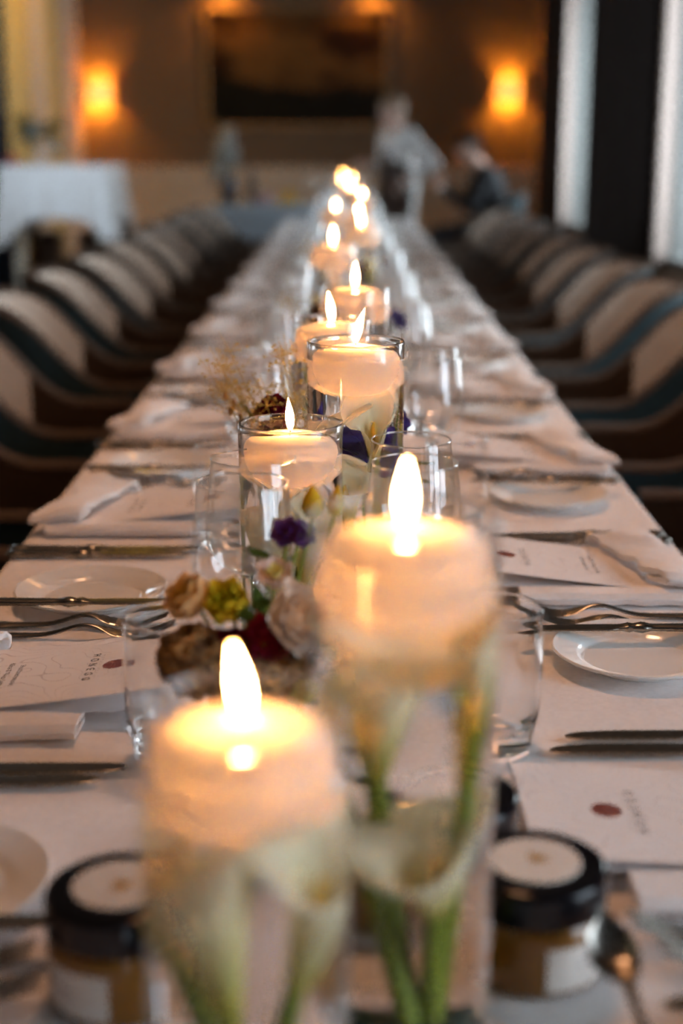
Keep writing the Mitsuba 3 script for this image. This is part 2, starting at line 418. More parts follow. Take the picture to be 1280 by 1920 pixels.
# painting, its two small lamps, wall lamps
PX0, PX1, PZ0, PZ1 = -1.45, 0.42, 1.385, 2.57
fw = 0.05
def bar(x0, x1, z0, z1):
    return box(x0, x1, YB - 0.06, YB - 0.002, z0, z1, 0.012)
thing('painting', 'large dark landscape painting in a thin gilt frame on the back wall', 'painting', [
    ('canvas', P(box(PX0 + fw - 0.01, PX1 - fw + 0.01, YB - 0.03, YB - 0.004, PZ0 + fw - 0.01, PZ1 - fw + 0.01), 'canvas', False)),
    ('frame_rail', P(bar(PX0, PX1, PZ1 - fw, PZ1), 'bronze_frame', 30)), ('frame_rail', P(bar(PX0, PX1, PZ0, PZ0 + fw), 'bronze_frame', 30)),
    ('frame_rail', P(bar(PX0, PX0 + fw, PZ0 + fw, PZ1 - fw), 'bronze_frame', 30)), ('frame_rail', P(bar(PX1 - fw, PX1, PZ0 + fw, PZ1 - fw), 'bronze_frame', 30))])
for i, x in enumerate((-1.25, 0.24)):
    shade = lathe([(0.0, 0.0), (0.035, -0.004), (0.05, -0.05), (0.052, -0.10), (0.049, -0.10), (0.046, -0.05), (0.03, -0.008), (0, -0.006)], 24)
    thing('picture_lamp', 'small warm lamp over the ' + ('left' if i == 0 else 'right') + ' end of the painting', 'lamp', [
        ('shade', {**P(shade, 'bronze_frame'), 'to_world': at(x, YB - 0.17, 2.81)}),
        ('arm', P(tube(bezier([x, YB - 0.17, 2.81], [x, YB - 0.17, 2.89], [x, YB - 0.1, 2.9], [x, YB - 0.004, 2.8]), 0.008), 'bronze_frame')),
        ('bulb', {**P(trimesh.creation.icosphere(2, 0.022), 'no_reflection', True), 'to_world': at(x, YB - 0.17, 2.735), 'emitter': {'type': 'area', 'radiance': rgb(*PICTURE_LAMP)}})])

def wall_lamp(x, z, label):
    n = 25
    a = np.linspace(math.pi, 2 * math.pi, n)
    r0, r1, h = 0.105, 0.118, 0.20
    ring = lambda r, zz: np.stack([x + r * np.cos(a), YB - 0.02 + r * np.sin(a), np.full(n, zz)], -1)
    out = grid_mesh(np.stack([ring(r1, z - h / 2), ring(r0, z + h / 2)], 1))
    inn = grid_mesh(np.stack([ring(r1 - 0.004, z - h / 2), ring(r0 - 0.004, z + h / 2)], 1))
    if out.face_normals[0] @ (np.array(out.triangles_center[0]) - [x, YB, z]) < 0:
        out.invert()
    if inn.face_normals[0] @ (np.array(inn.triangles_center[0]) - [x, YB, z]) > 0:
        inn.invert()
    thing('wall_lamp', label, 'wall lamp', [
        ('shade', {**P(join(out, inn), 'lamp_fabric', 60), 'emitter': {'type': 'area', 'radiance': rgb(*SHADE)}}),
        ('back_plate', P(box(x - 0.05, x + 0.05, YB - 0.018, YB - 0.002, z - 0.09, z + 0.09, 0.006), 'brass')),
        ('bulb', {**P(trimesh.creation.icosphere(2, 0.03), 'no_reflection', True), 'to_world': at(x, YB - 0.085, z - 0.01), 'emitter': {'type': 'area', 'radiance': rgb(*[c * 1.6 for c in BULB])}})])

wall_lamp(-2.52, 1.74, 'glowing half-round wall lamp beside the pale pilaster in the left corner')
wall_lamp(1.62, 1.76, 'glowing half-round wall lamp to the right of the painting')

def unseen_ceiling_lamp(x, y, r, light, label):
    thing('unseen_ceiling_lamp', label, 'lamp', [
        ('housing', P(moved(lathe([(0, 0.0), (r + 0.012, 0.0), (r + 0.012, -0.05), (r, -0.05), (r, -0.01), (0, -0.01)], 32), x, y, ZC - 0.002), 'brass', 30)),
        ('diffuser', {**P(moved(lathe([(r - 0.002, 0.0), (0, 0.0)][::-1], 32), x, y, ZC - 0.045), 'no_reflection', False), 'emitter': {'type': 'area', 'radiance': rgb(*light)}})])

unseen_ceiling_lamp(0.0, 2.0, 0.2, ADDED_CEILING_LAMP, 'unseen round ceiling lamp added to warm the near part of the long table')
unseen_ceiling_lamp(0.0, 5.2, 0.2, ADDED_CEILING_LAMP_FAR, 'unseen dimmed ceiling lamp added over the middle of the long table')
unseen_ceiling_lamp(-1.9, 12.6, 0.15, LEFT_LAMP, 'round warm ceiling lamp over the yellow wall in the far left corner')

# ---------------------------------------------------------------- the long table
TY0, TY1 = 0.10, 9.95
top = box(-HALF + 0.01, HALF - 0.01, TY0 + 0.01, TY1 - 0.01, 0.715, 0.744)
legs = [('leg', P(box(sx * 0.33 - 0.025, sx * 0.33 + 0.025, y - 0.025, y + 0.025, 0, 0.714), 'dark_wood', False)) for y in (0.3, 3.4, 6.6, 9.75) for sx in (-1, 1)]
thing('dining_table', 'long dining table carrying the candles and place settings', 'table', [('tabletop', P(top, 'dark_wood', False))] + legs)

def cloth_over(x0, x1, y0, y1, z, drop, seed, waves=14, thick=0.003, r=0.012, wave=0.012):
    """a tablecloth: flat top, rounded edge, gently waved skirt"""
    n = 220
    per = 2 * ((x1 - x0) + (y1 - y0))
    s = np.linspace(0, per, n, endpoint=False)
    L = [x1 - x0, y1 - y0, x1 - x0, y1 - y0]
    pts, nor = [], []
    for v in s:
        if v < L[0]: pts.append((x0 + v, y0)); nor.append((0, -1))
        elif v < L[0] + L[1]: pts.append((x1, y0 + v - L[0])); nor.append((1, 0))
        elif v < L[0] + L[1] + L[2]: pts.append((x1 - (v - L[0] - L[1]), y1)); nor.append((0, 1))
        else: pts.append((x0, y1 - (v - L[0] - L[1] - L[2]))); nor.append((-1, 0))
    pts, nor = np.array(pts), np.array(nor, float)
    k = 9
    nor = sum(np.roll(nor, i, 0) for i in range(-k // 2, k // 2 + 1))
    nor /= np.linalg.norm(nor, axis=1, keepdims=True)
    wob = np.sin(2 * math.pi * waves * s / per + seed) * 0.6 + np.sin(2 * math.pi * (waves * 1.7) * s / per + 2 * seed) * 0.4
    rows = []
    for q in np.linspace(0, 1, 5):
        a = q * math.pi / 2
        rows.append(np.column_stack([pts + nor * (r * math.sin(a)), np.full(n, z - r + r * math.cos(a))]))
    for q in np.linspace(0.08, 1, 9):
        rows.append(np.column_stack([pts + nor * (r + (wave * q * (wob + 0.9))[:, None]), np.full(n, z - r - q * (drop - r))]))
    skirt = np.stack(rows, 1)
    inner = skirt.copy()
    inner[:, :, :2] -= (nor * thick)[:, None, :]
    inner[:, :5, 2] -= thick
    a, b = grid_mesh(skirt, closed_u=True), grid_mesh(inner, closed_u=True)
    xs = np.linspace(x0, x1, 8)
    c = np.array([[(x0 + x1) / 2, (y0 + y1) / 2, z]])
    ring = skirt[:, 0]
    V = np.vstack([ring, c])
    i = np.arange(n)
    lid = trimesh.Trimesh(V, np.stack([i, (i + 1) % n, i * 0 + n], 1), process=False)
    if lid.face_normals[0][2] < 0: lid.invert()
    j = len(skirt) // 3
    if (a.face_normals[0] @ np.array([nor[0][0], nor[0][1], 0.3])) < 0: a.invert()
    m = join(a, lid)
    return m

scene_cloth = cloth_over(-HALF + 0.012, HALF - 0.012, TY0, TY1, TABLE, 0.26, 0.7, waves=46)
thing('tablecloth', 'white damask tablecloth covering the long candle-lit table', 'tablecloth', [(None, P(scene_cloth, 'linen', 50))])
# pressed creases across the cloth
for i in range(5):
    pass

# ---------------------------------------------------------------- chairs
def chair_parts():
    n = 61
    w, xf, xb, xs = 0.200, 0.235, -0.190, -0.030
    t = np.linspace(0, 1, n)
    side = xf - xs
    arc_l = math.pi / 2 * (w + (xs - xb)) / 2 * 1.05
    tot = 2 * side + 2 * arc_l
    pts = []
    for v in t * tot:
        if v < side: pts.append((xf - v, -w))
        elif v < side + 2 * arc_l:
            a = -math.pi / 2 - math.pi * (v - side) / (2 * arc_l)
            ca, sa = math.cos(a), math.sin(a)
            e = 0.60
            pts.append((xs + (xs - xb) * math.copysign(abs(ca) ** e, ca), w * math.copysign(abs(sa) ** e, sa)))
        else: pts.append((xs + (v - side - 2 * arc_l), w))
    pts = np.array(pts)
    tan = np.gradient(pts, axis=0)
    tan /= np.linalg.norm(tan, axis=1, keepdims=True)
    nor = np.stack([tan[:, 1], -tan[:, 0]], 1)            # outward
    if nor[0] @ np.array([0, -1]) < 0: nor = -nor
    q = np.clip((0.130 - pts[:, 0]) / 0.305, 0, 1)
    rise = q * q * (3 - 2 * q)
    ztop = 0.645 + 0.215 * rise ** 1.25
    lean = 0.055 * rise
    th = 0.020
    def place(off, z):
        zz = np.broadcast_to(z, n)
        k = np.clip((zz - 0.45) / 0.4, -0.25, 1.1)
        return np.column_stack([pts + nor * off + nor * (lean * k)[:, None] * np.array([1.0, 0.35]), zz])
    inner = np.stack([place(-th, 0.40 + (ztop - 0.012 - 0.40) * v) for v in np.linspace(0, 1, 8)], 1)
    outer = np.stack([place(th, 0.30 + (ztop - 0.012 - 0.30) * v) for v in np.linspace(0, 1, 9)], 1)
    rim = np.stack([place(-(th + 0.002) * math.cos(a), ztop - 0.012 + 0.014 * math.sin(a)) for a in np.linspace(0.0, math.pi, 10)], 1)
    out = []
    mi_, mo, mr = grid_mesh(inner), grid_mesh(outer), grid_mesh(rim)
    # front ends of the arms
    caps = []
    for e in (0, -1):
        c = np.vstack([inner[e][::1], outer[e][::-1]])
        V = np.vstack([c, c.mean(0)])
        i = np.arange(len(c))
        caps.append(trimesh.Trimesh(V, np.stack([i, (i + 1) % len(c), i * 0 + len(c)], 1), process=False))
    under = grid_mesh(np.stack([place(-th, 0.30), place(th, 0.30)], 1))
    k0 = int(0.215 * n)                                     # the padded back; the arm sides beside it have shade painted in
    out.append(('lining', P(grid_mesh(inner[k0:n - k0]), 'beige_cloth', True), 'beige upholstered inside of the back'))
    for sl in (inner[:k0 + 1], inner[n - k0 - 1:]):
        out.append(('arm_side', P(grid_mesh(sl), 'shaded_seat_cloth', True), 'inside of the arm with shade painted in as dark brown'))
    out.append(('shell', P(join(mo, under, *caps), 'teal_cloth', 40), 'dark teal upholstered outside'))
    out.append(('rim', P(mr, 'rim_cloth', True)))
    seat = m3.Manifold.batch_hull([m3.Manifold.sphere(0.03, 16).translate((x, y, z)) for x, y in ((0.20, -0.138), (0.20, 0.138), (-0.07, 0.138), (-0.07, -0.138), (-0.125, 0.08), (-0.125, -0.08)) for z in (0.37, 0.44)])
    out.append(('seat', P(to_tri(seat), 'shaded_seat_cloth', 40)))  # shade beside the table is painted into the seat colour
    for x, y in ((0.19, -0.16), (0.19, 0.16), (-0.13, 0.13), (-0.13, -0.13)):
        out.append(('leg', P(tube([[x, y, 0.335], [x * 1.08, y * 1.08, 0.0]], [0.021, 0.013], 10), 'dark_wood')))
    return out

CHAIR = chair_parts()
L_CENTRE = [1.25 + 0.65 * k for k in range(-1, 13)]
R_CENTRE = [0.965 + 0.65 * k for k in range(0, 13)]
for side, centres in ((-1, L_CENTRE[1:]), (1, R_CENTRE)):
    for k, yc in enumerate(centres):
        word = 'left' if side < 0 else 'right'
        j = 0.02 * math.sin(3.1 * k + side)
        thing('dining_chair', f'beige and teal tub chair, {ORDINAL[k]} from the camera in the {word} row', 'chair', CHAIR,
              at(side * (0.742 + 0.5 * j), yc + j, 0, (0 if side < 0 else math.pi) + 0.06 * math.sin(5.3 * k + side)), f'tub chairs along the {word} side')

# ---------------------------------------------------------------- tableware (diner's frame: +x from the diner to the table's middle, +y to the diner's left)
def ellipse_ring(x, y, z, w, t, n=12, flat=1.0):
    a = np.arange(n) * 2 * math.pi / n
    c, s = np.cos(a), np.sin(a)
    return np.stack([np.full(n, x), y + w / 2 * np.sign(c) * np.abs(c) ** flat, z + t / 2 * np.sign(s) * np.abs(s) ** flat], -1)

def spline(keys, x):
    k = np.array(keys, float)
    return np.interp(x, k[:, 0], k[:, 1])

def knife(L=0.245, blade=0.130, bw=0.020):
    h = L - blade
    xs = np.concatenate([np.linspace(0, h, 26), np.linspace(h + 0.002, L - .018, 16), L - np.array([.015, .012, .009, .006, .004, .002, .0008, 0])])
    W = [(0, .010), (.004, .019), (.012, .0205), (.02, .017), (.06, .0155), (h - .022, .012), (h - .016, .016), (h - .011, .017), (h - .006, .011), (h - .002, .014), (h, .014), (h + .006, .012), (h + .02, bw * .95), (h + .06, bw), (L - .04, bw * 0.98), (L - .016, bw * .86), (L - .006, bw * .62), (L - .002, bw * .40), (L, bw * .15)]
    Tk = [(0, .004), (.004, .009), (.012, .010), (.02, .0085), (.06, .0075), (h - .022, .007), (h - .016, .0105), (h - .011, .0115), (h - .006, .007), (h - .002, .009), (h, .008), (h + .006, .0045), (h + .02, .0026), (L - .02, .0018), (L, .0012)]
    off = [(h, 0), (h + .02, .001), (L - .04, .002), (L - .015, .0035), (L, .005)]
    rings = []
    for x in xs:
        w, t = spline(W, x), spline(Tk, x)
        y = spline(off, x) if x > h else 0
        rings.append(ellipse_ring(x, y, 0.0062, w, t, 16, 1.0 if x < h else 0.42))
    t = loft(rings)
    return t

def fork(L=0.205):
    xs = np.linspace(0, L - 0.052, 34)
    zc = lambda x: 0.0045 + 0.011 * math.exp(-((x - L * 0.55) / 0.028) ** 2) + 0.016 * max(0, (x - (L - 0.055)) / 0.055) ** 1.5
    W = [(0, .008), (.004, .017), (.012, .019), (.022, .015), (.06, .010), (.09, .0065), (L - .088, .006), (L - .078, .009), (L - .066, .020), (L - .052, .025)]
    Tk = [(0, .003), (.006, .0055), (.06, .0042), (L - .08, .0042), (L - .06, .0026), (L - .05, .0022)]
    rings = [ellipse_ring(x, 0, zc(x), spline(W, x), spline(Tk, x), 12) for x in xs]
    m = to_man(loft(rings))
    for j in (-1.5, -.5, .5, 1.5):
        tx = np.linspace(L - 0.058, L, 10)
        tr = [ellipse_ring(x, j * (0.0064 if x > L - 0.05 else 0.006), zc(x), 0.0040 * (1 if x < L - 0.008 else 0.55), 0.0022, 8) for x in tx]
        m = m + to_man(loft(tr))
    return to_tri(m)

def spoon(L=0.175):
    xs = np.linspace(0, L, 44)
    b = L - 0.052
    W = [(0, .006), (.004, .012), (.014, .014), (.05, .007), (b - .02, .0048), (b, .008), (b + .012, .022), (b + .026, .031), (b + .040, .026), (L - .003, .009), (L, .004)]
    rings = []
    for x in xs:
        w = spline(W, x)
        q = np.clip((x - b) / (L - b), 0, 1)
        z = 0.006 - 0.007 * math.sin(math.pi * q)
        a = np.linspace(0, math.pi, 9)
        up = [(x, w / 2 * math.cos(v), z + (-0.35 * w * math.sin(v) * math.sin(math.pi * q) * 0.6) + 0.0012) for v in a]
        dn = [(x, w / 2 * math.cos(v), z + (-0.35 * w * math.sin(v) * math.sin(math.pi * q) * 0.6) - 0.0012 - 0.001 * math.sin(v)) for v in a[::-1]]
        rings.append(up + dn)
    return loft(rings)

KNIFE, KNIFE_S, BUTTER, FORK, FORK_S = (P(m, 'silver', 40) for m in (knife(), knife(0.225, 0.118, 0.018), knife(0.215, 0.105, 0.019), fork(), fork(0.185)))
SPOON = P(spoon(), 'silver', 40)

plate_prof = [(0, 0.003), (0.045, 0.003), (0.046, 0.0), (0.050, 0.0), (0.052, 0.003), (0.060, 0.0065), (0.074, 0.0118), (0.0835, 0.0150), (0.0852, 0.0166), (0.0848, 0.0182), (0.0835, 0.0186), (0.073, 0.0150), (0.0625, 0.0115), (0.059, 0.0095), (0.055, 0.0068), (0.051, 0.0060), (0.03, 0.0058), (0, 0.0058)]
PLATE = P(lathe(plate_prof, 72), 'porcelain', 35)

def ring(r, z, t, n=64, m=8):
    a = np.arange(m) * 2 * math.pi / m
    g = lathe([(r + t * math.cos(x), z + t * math.sin(x)) for x in np.append(a, a[0])], n)
    return g

# water tumbler: thin blown wall, melted rim and a solid heavy bottom
tum_wall = [(0.0395, 0.0245), (0.0409, 0.033), (0.0419, 0.050), (0.0424, 0.080), (0.0419, 0.108), (0.0412, 0.1235)]
tum_base = [(0, 0.0), (0.026, 0.0)] + arc(0.026, 0.012, 0.012, -80, -35, 5) + [(0.0384, 0.0195), (0.0396, 0.0250), (0.0385, 0.0248), (0.0360, 0.0205), (0.030, 0.0160), (0.018, 0.0130), (0, 0.0122)]
TUMBLER = [('wall', P(lathe(tum_wall, 64), 'glass_sheet', True)), ('bottom', P(lathe(tum_base, 64), 'glass', 50)), ('rim', P(ring(0.0412, 0.1240, 0.0011), 'glass', True))]

tum_in = arc(0.0402, 0.1240, 0.0013, 0, 180, 7) + [(0.0391, 0.1225), (0.0399, 0.108), (0.0404, 0.080), (0.0399, 0.050), (0.0383, 0.034), (0.0352, 0.0235), (0.028, 0.0165), (0.015, 0.0135), (0, 0.0128)]
TUMBLER_SOLID = [(None, P(lathe(tum_base[:7] + [(0.0385, 0.020), (0.0408, 0.032), (0.0420, 0.050), (0.0424, 0.080), (0.0418, 0.108), (0.0414, 0.1225)] + tum_in, 72), 'glass', 50))]

# wine glass: thin bowl, drawn stem and foot
bowl = [(0.0, 0.1075), (0.010, 0.1082), (0.0236, 0.1120), (0.0356, 0.1210), (0.0434, 0.1335), (0.0458, 0.1480), (0.0449, 0.1650), (0.0422, 0.1900), (0.0389, 0.2180)]
foot = [(0, 0.0), (0.034, 0.0), (0.0352, 0.0008), (0.0345, 0.0018), (0.022, 0.0032), (0.010, 0.0065), (0.0055, 0.013), (0.0042, 0.03), (0.0040, 0.085), (0.0048, 0.098), (0.0085, 0.1045), (0.0060, 0.1068), (0, 0.1072)]
WINE = [('bowl', P(lathe(bowl, 64), 'glass_sheet', True)), ('stem', P(lathe(foot, 48), 'glass', 50)), ('rim', P(ring(0.0389, 0.2184, 0.0009), 'glass', True))]

def soft(t, amp, freq, seed, up=1.0):
    v = np.array(t.vertices)
    d = np.stack([meshkit.noise(v * freq, seed + i) - 0.5 for i in range(3)], -1) * 2 * amp
    d[:, 2] *= up
    return trimesh.Trimesh(v + d, t.faces, process=False)

def ribbon(path, half, x0, x1, seed, amp=0.0018, axis='x'):
    t = extrude_line(path, half, x0, x1, 'y' if axis == 'y' else 'x')
    m = to_man(t).refine_to_length(0.007)
    return soft(to_tri(m), amp, 40, seed)

def napkin(seed, mirror):
    """a linen napkin: a rolled double fold along the side by the forks' opposite, and a band turned over the menu's lower end"""
    # cross fold along x (on the diner's right of the menu), path in (y, z)
    side = [(-0.078, 0.0052), (-0.104, 0.0048), (-0.118, 0.0058), (-0.121, 0.0105), (-0.115, 0.0142), (-0.095, 0.0138), (-0.079, 0.0122)]
    a = ribbon(side, 0.0024, 0.012, 0.215, seed)
    under = ribbon([(-0.105, 0.0035), (0.072, 0.0035)], 0.0015, 0.02, 0.14, seed + 3, 0.0006)
    # the band along y over the menu, its ends folded down to the cloth
    band = [(0.070, 0.0048), (0.088, 0.0055), (0.099, 0.0110), (0.101, 0.0200), (0.093, 0.0285), (0.078, 0.0310), (0.055, 0.0285), (0.02, 0.0265), (-0.04, 0.0275), (-0.080, 0.0300), (-0.100, 0.0285), (-0.108, 0.0240), (-0.102, 0.0205), (-0.088, 0.0215), (-0.066, 0.0222)]
    b = ribbon(band, 0.0030, 0.014, 0.078, seed + 7, 0.0036)
    sh = np.array(b.vertices)
    sh[:, 0] += 0.26 * (sh[:, 1] + 0.015)                     # the band lies askew, its near end farther out
    sh[:, 2] += 0.004 * np.sin((sh[:, 0] - 0.02) * 55) * np.clip(sh[:, 2] / 0.02 - 0.4, 0, 1)
    b = trimesh.Trimesh(sh, b.faces, process=False)
    out = []
    for name, t in (('fold', a), ('layer', under), ('band', b)):
        if mirror:                                           # the rolled side always lies towards the near end of the table
            t = trimesh.Trimesh(np.array(t.vertices) * [1, -1, 1], np.array(t.faces)[:, ::-1], process=False)
        out.append((name, P(t, 'napkin_linen', 60)))
    return out

NAPKINS = {s: [napkin(11 + s, s > 0), napkin(37 + s, s > 0), napkin(53 + s, s > 0)] for s in (-1, 1)}

MW, MH = 0.155, 0.218      # card: width along the diner's y, height along x
def card_uv(v):
    return np.stack([v[:, 1], v[:, 0]], -1)

def menu_parts(detail, rise):
    """a folded card lying with its foot towards the diner; text reads from the diner's side. Local x runs away from the diner."""
    out = []
    n = 12
    zf = lambda x: 0.0125 + rise * np.clip(x / MH, 0, 1) ** 1.25
    def leaf(z, th, y0=-MW / 2, y1=MW / 2):
        xs = np.linspace(0, MH, n)
        g = lambda dz: np.stack([np.stack([xs, np.full(n, y0), z(xs) + dz], -1), np.stack([xs, np.full(n, y1), z(xs) + dz], -1)], 1)
        a, b = grid_mesh(g(th)), grid_mesh(g(0.0))
        if a.face_normals[0][2] < 0: a.invert()
        else: b.invert()
        if b.face_normals[0][2] > 0: b.invert()
        e = [grid_mesh(np.stack([g(0.0)[:, k], g(th)[:, k]], 1)) for k in (0, 1)] + [grid_mesh(np.stack([g(0.0)[k], g(th)[k]], 1)) for k in (0, -1)]
        return join(a, b, *e)
    front = leaf(zf, 0.0006)
    out.append(('front_leaf', mikit.ply(front, M('menu_card'), smooth=False, uv=card_uv(np.array(front.vertices)))))
    back = leaf(lambda x: 0.0102 + 0.25 * rise * np.clip(x / MH, 0, 1) ** 1.4, 0.0005)
    out.append(('back_leaf', P(back, 'menu_plain', False)))
    def print_on(t, x, y, turn=True):
        """lettering drawn in the xy plane (reading +x) laid on the card: reading along -y, its top towards +x"""
        v = np.array(t.vertices)
        w = np.stack([x + v[:, 1], y - v[:, 0], v[:, 2]], -1)
        w[:, 2] = zf(w[:, 0]) + 0.00062 + w[:, 2]
        return trimesh.Trimesh(w, t.faces, process=False)
    a = np.arange(28) * 2 * math.pi / 28
    disc = trimesh.creation.extrude_polygon(Polygon(np.stack([0.0115 * np.cos(a), 0.0115 * np.sin(a)], -1)), 0.00008, engine='earcut')
    logo = print_on(disc, 0.1555, 0.0)
    out.append(('emblem', mikit.ply(logo, M('logo_print'), smooth=False, uv=np.array(logo.vertices)[:, :2]), 'dark red oval emblem'))
    def letters(word, height, gap, bold=False):
        ms, x = [], 0.0
        for ch in word:
            if ch != ' ':
                t = meshkit.text_mesh(ch, height, 0.00008, bold)
                lo, hi = t.bounds[0][0], t.bounds[1][0]
                ms.append(moved(t, x - lo))
                x += hi - lo
            else:
                x += height * 0.5
            x += gap
        t = join(*ms)
        return moved(t, -t.bounds.mean(0)[0])
    if detail:
        out.append(('title', P(print_on(letters('HONEGG', 0.0072, 0.0062, True), 0.130, 0.0), 'dark_print', False)))
        out.append(('small_title', P(print_on(letters('HOTEL VILLA', 0.0020, 0.0044), 0.1400, 0.0), 'grey_print', False)))
        for w, x in (('Hochzeitsessen', 0.061), ('Nina & Theo Leithold', 0.0495)):
            t = meshkit.text_mesh(w, 0.0052, 0.00008)
            out.append(('inscription', P(print_on(moved(t, -t.bounds.mean(0)[0]), x, 0.0), 'dark_print', False)))
    else:
        t = letters('HONEGG', 0.0066, 0.0058, True)
        out.append(('title', P(print_on(t, 0.130, 0.0), 'dark_print', False)))
        for w, x in (('Hochzeitsessen', 0.061), ('Nina & Theo Leithold', 0.0495)):
            t = meshkit.text_mesh(w, 0.0048, 0.00008)
            out.append(('inscription', P(print_on(moved(t, -t.bounds.mean(0)[0]), x, 0.0), 'dark_print', False)))
    return out

MENU_FINE, MENU_FAR, MENU_LOW = menu_parts(True, 0.026), menu_parts(False, 0.022), menu_parts(True, 0.010)
PLAIN_MENU = [p for p in MENU_FAR if p[0] not in ('title', 'inscription', 'small_title')]

def setting(side, k, yc, first, only=None):
    word = 'left' if side < 0 else 'right'
    o = ORDINAL[first]
    where = f'{o} place setting from the camera, {word} side'
    rz = 0.0 if side < 0 else math.pi
    r = np.random.default_rng(1000 + 10 * k + (side > 0))
    jit = lambda s=0.006: r.uniform(-s, s) if k > 0 else 0.0
    # d: distance from the table's middle of the piece's origin; a: offset towards the diner's right
    def put(d, a, z=0.0, turn=0.0, tilt=None):
        return at(side * d, yc + side * a, TABLE + z, rz + turn, tilt)
    want = lambda s: only is None or s in only
    pa = 0.27 if side < 0 else 0.285
    if want('plate'):
        thing('bread_plate', f'white bread plate of the {where}', 'plate', [(None, PLATE)], put(0.287, -pa + jit(), 0.0006), f'bread plates on the {word} side')
        thing('butter_knife', f'butter knife on the bread plate of the {where}', 'knife', [(None, BUTTER)], put(0.395, -(0.20 if side < 0 else 0.245), 0.0178, jit(0.02), None), f'butter knives on the {word} side')
    if want('forks'):
        thing('fork', f'silver fork nearer the menu of the {where}', 'fork', [(None, FORK)], put(0.385, -0.148 + jit(), 0.0, jit(0.03)), f'inner forks on the {word} side')
        thing('fork', f'silver fork nearer the plate of the {where}', 'fork', [(None, FORK_S)], put(0.378, -0.181 + jit(), 0.0, jit(0.03)), f'outer forks on the {word} side')
    if want('knives'):
        ka = (0.182, 0.205) if side < 0 else (0.147, 0.176)
        thing('knife', f'table knife nearer the menu of the {where}', 'knife', [(None, KNIFE)], put(0.415 if side > 0 else 0.425, ka[0], 0.0, jit(0.02)), f'inner knives on the {word} side')
        thing('knife', f'short knife farther from the menu of the {where}', 'knife', [(None, KNIFE_S)], put(0.412 if side > 0 else 0.424, ka[1], 0.0, jit(0.02)), f'outer knives on the {word} side')
    if want('menu'):
        thing('napkin', f'white napkin over the menu of the {where}', 'napkin', NAPKINS[side][first % 3], put(0.448 if (side < 0 and k == 0) else 0.408, jit(), 0.0, jit(0.05)), f'napkins on the {word} side')
        fine = k <= 1
        parts = MENU_LOW if (side > 0 and k == 0) else MENU_FINE if fine else MENU_FAR if k < 5 else PLAIN_MENU
        thing('menu_card', f'menu card with red emblem of the {where}', 'menu', parts, put((0.372 if (side < 0 and k == 0) else 0.348) + jit(), jit() if k else 0.004, 0.0, jit(0.04)), f'menu cards on the {word} side')

for k, yc in zip(range(-1, 13), L_CENTRE):
    setting(-1, k, yc, k + 1, ('plate', 'forks') if k < 0 else None)
for k, yc in zip(range(0, 13), R_CENTRE):
    setting(1, k, yc, k)

def glasses(side, k, tumbler, wines):
    word = 'left' if side < 0 else 'right'
    o = ORDINAL[k]
    thing('water_tumbler', f'clear round-bottomed water tumbler, {o} from the camera, {word} side', 'glass', TUMBLER_SOLID if k == 0 else TUMBLER, at(*tumbler, TABLE + 0.0006), f'water tumblers on the {word} side')
    for i, w in enumerate(wines):
        which = 'nearer' if i == 0 else 'farther'
        thing('wine_glass', f'stemmed wine glass, {which} of the {o} pair from the camera, {word} side', 'glass', WINE, at(*w, TABLE + 0.0006), f'wine glasses on the {word} side')

for k in range(13):
    r = np.random.default_rng(500 + k)
    j = lambda: r.uniform(-0.008, 0.008) if k else 0.0
    xw = -0.087 if k == 0 else -0.115
    glasses(-1, k, (-0.143 + (0 if k == 0 else -0.012), 1.105 + 0.65 * k + j()), ((xw - 0.003 + j(), 1.183 + 0.65 * k), (xw + j(), 1.281 + 0.65 * k)))
    xw = 0.061 if k == 0 else 0.108
    glasses(1, k, (0.122 + (0 if k == 0 else 0.022), 1.13 + 0.65 * k + (0.06 if k else 0) + j()), ((xw + j(), 1.262 + 0.65 * k), (xw + 0.001 + j(), 1.366 + 0.65 * k)))

# ---------------------------------------------------------------- vases with floating candles and callas
VR = 0.050          # outer radius of the vases

def vase_parts(h, water, thick):
    ri = VR - 0.0030
    if thick:                                                # the sharply seen pair: solid glass wall above the water
        lip = arc(VR - 0.0015, h - 0.0020, 0.0019, -10, 190, 9)
        wall = [('glass_wall', P(lathe([(ri, water), (VR, water), (VR, h - 0.007), (VR, h - 0.0045)] + lip + [(ri - 0.0002, h - 0.0048), (ri, h - 0.008), (ri, water)], 80), 'glass', 45))]
    else:
        wall = [('glass_wall', P(lathe([(VR - 0.0008, water), (VR - 0.0008, h - 0.003)], 72), 'glass_sheet', True)), ('rim', P(ring(VR - 0.0010, h - 0.0018, 0.0016, 72, 10), 'glass', True))]
    body = [(0, 0.0), (VR - 0.005, 0.0)] + arc(VR - 0.004, 0.004, 0.004, -80, 0, 4) + [(VR, h * 0.35), (VR, h * 0.6), (VR, water)]
    top = [(VR, water), (ri, water), (ri - 0.0009, water - 0.0008), (ri - 0.0025, water - 0.0014), (ri - 0.006, water - 0.0016), (0, water - 0.0016)]
    return wall + [('water', P(lathe(body + top[1:], 80), 'water', 45))]

CANDLE = P(lathe([(0, -0.006), (0.018, -0.0058), (0.0250, -0.0044), (0.0315, -0.0010), (0.0370, 0.0040), (0.0412, 0.0105), (0.0438, 0.0180), (0.0448, 0.0250), (0.0448, 0.0285), (0.0441, 0.0325), (0.0422, 0.0362), (0.0382, 0.0392), (0.0310, 0.0416), (0.0210, 0.0436), (0.0110, 0.0447), (0.005, 0.0449), (0, 0.0448)], 64), 'wax', 60)
WICK = P(tube(bezier([0, 0, 0.0443], [0, 0, 0.048], [0.0006, 0, 0.052], n=6), 0.0008, 6), 'wick')

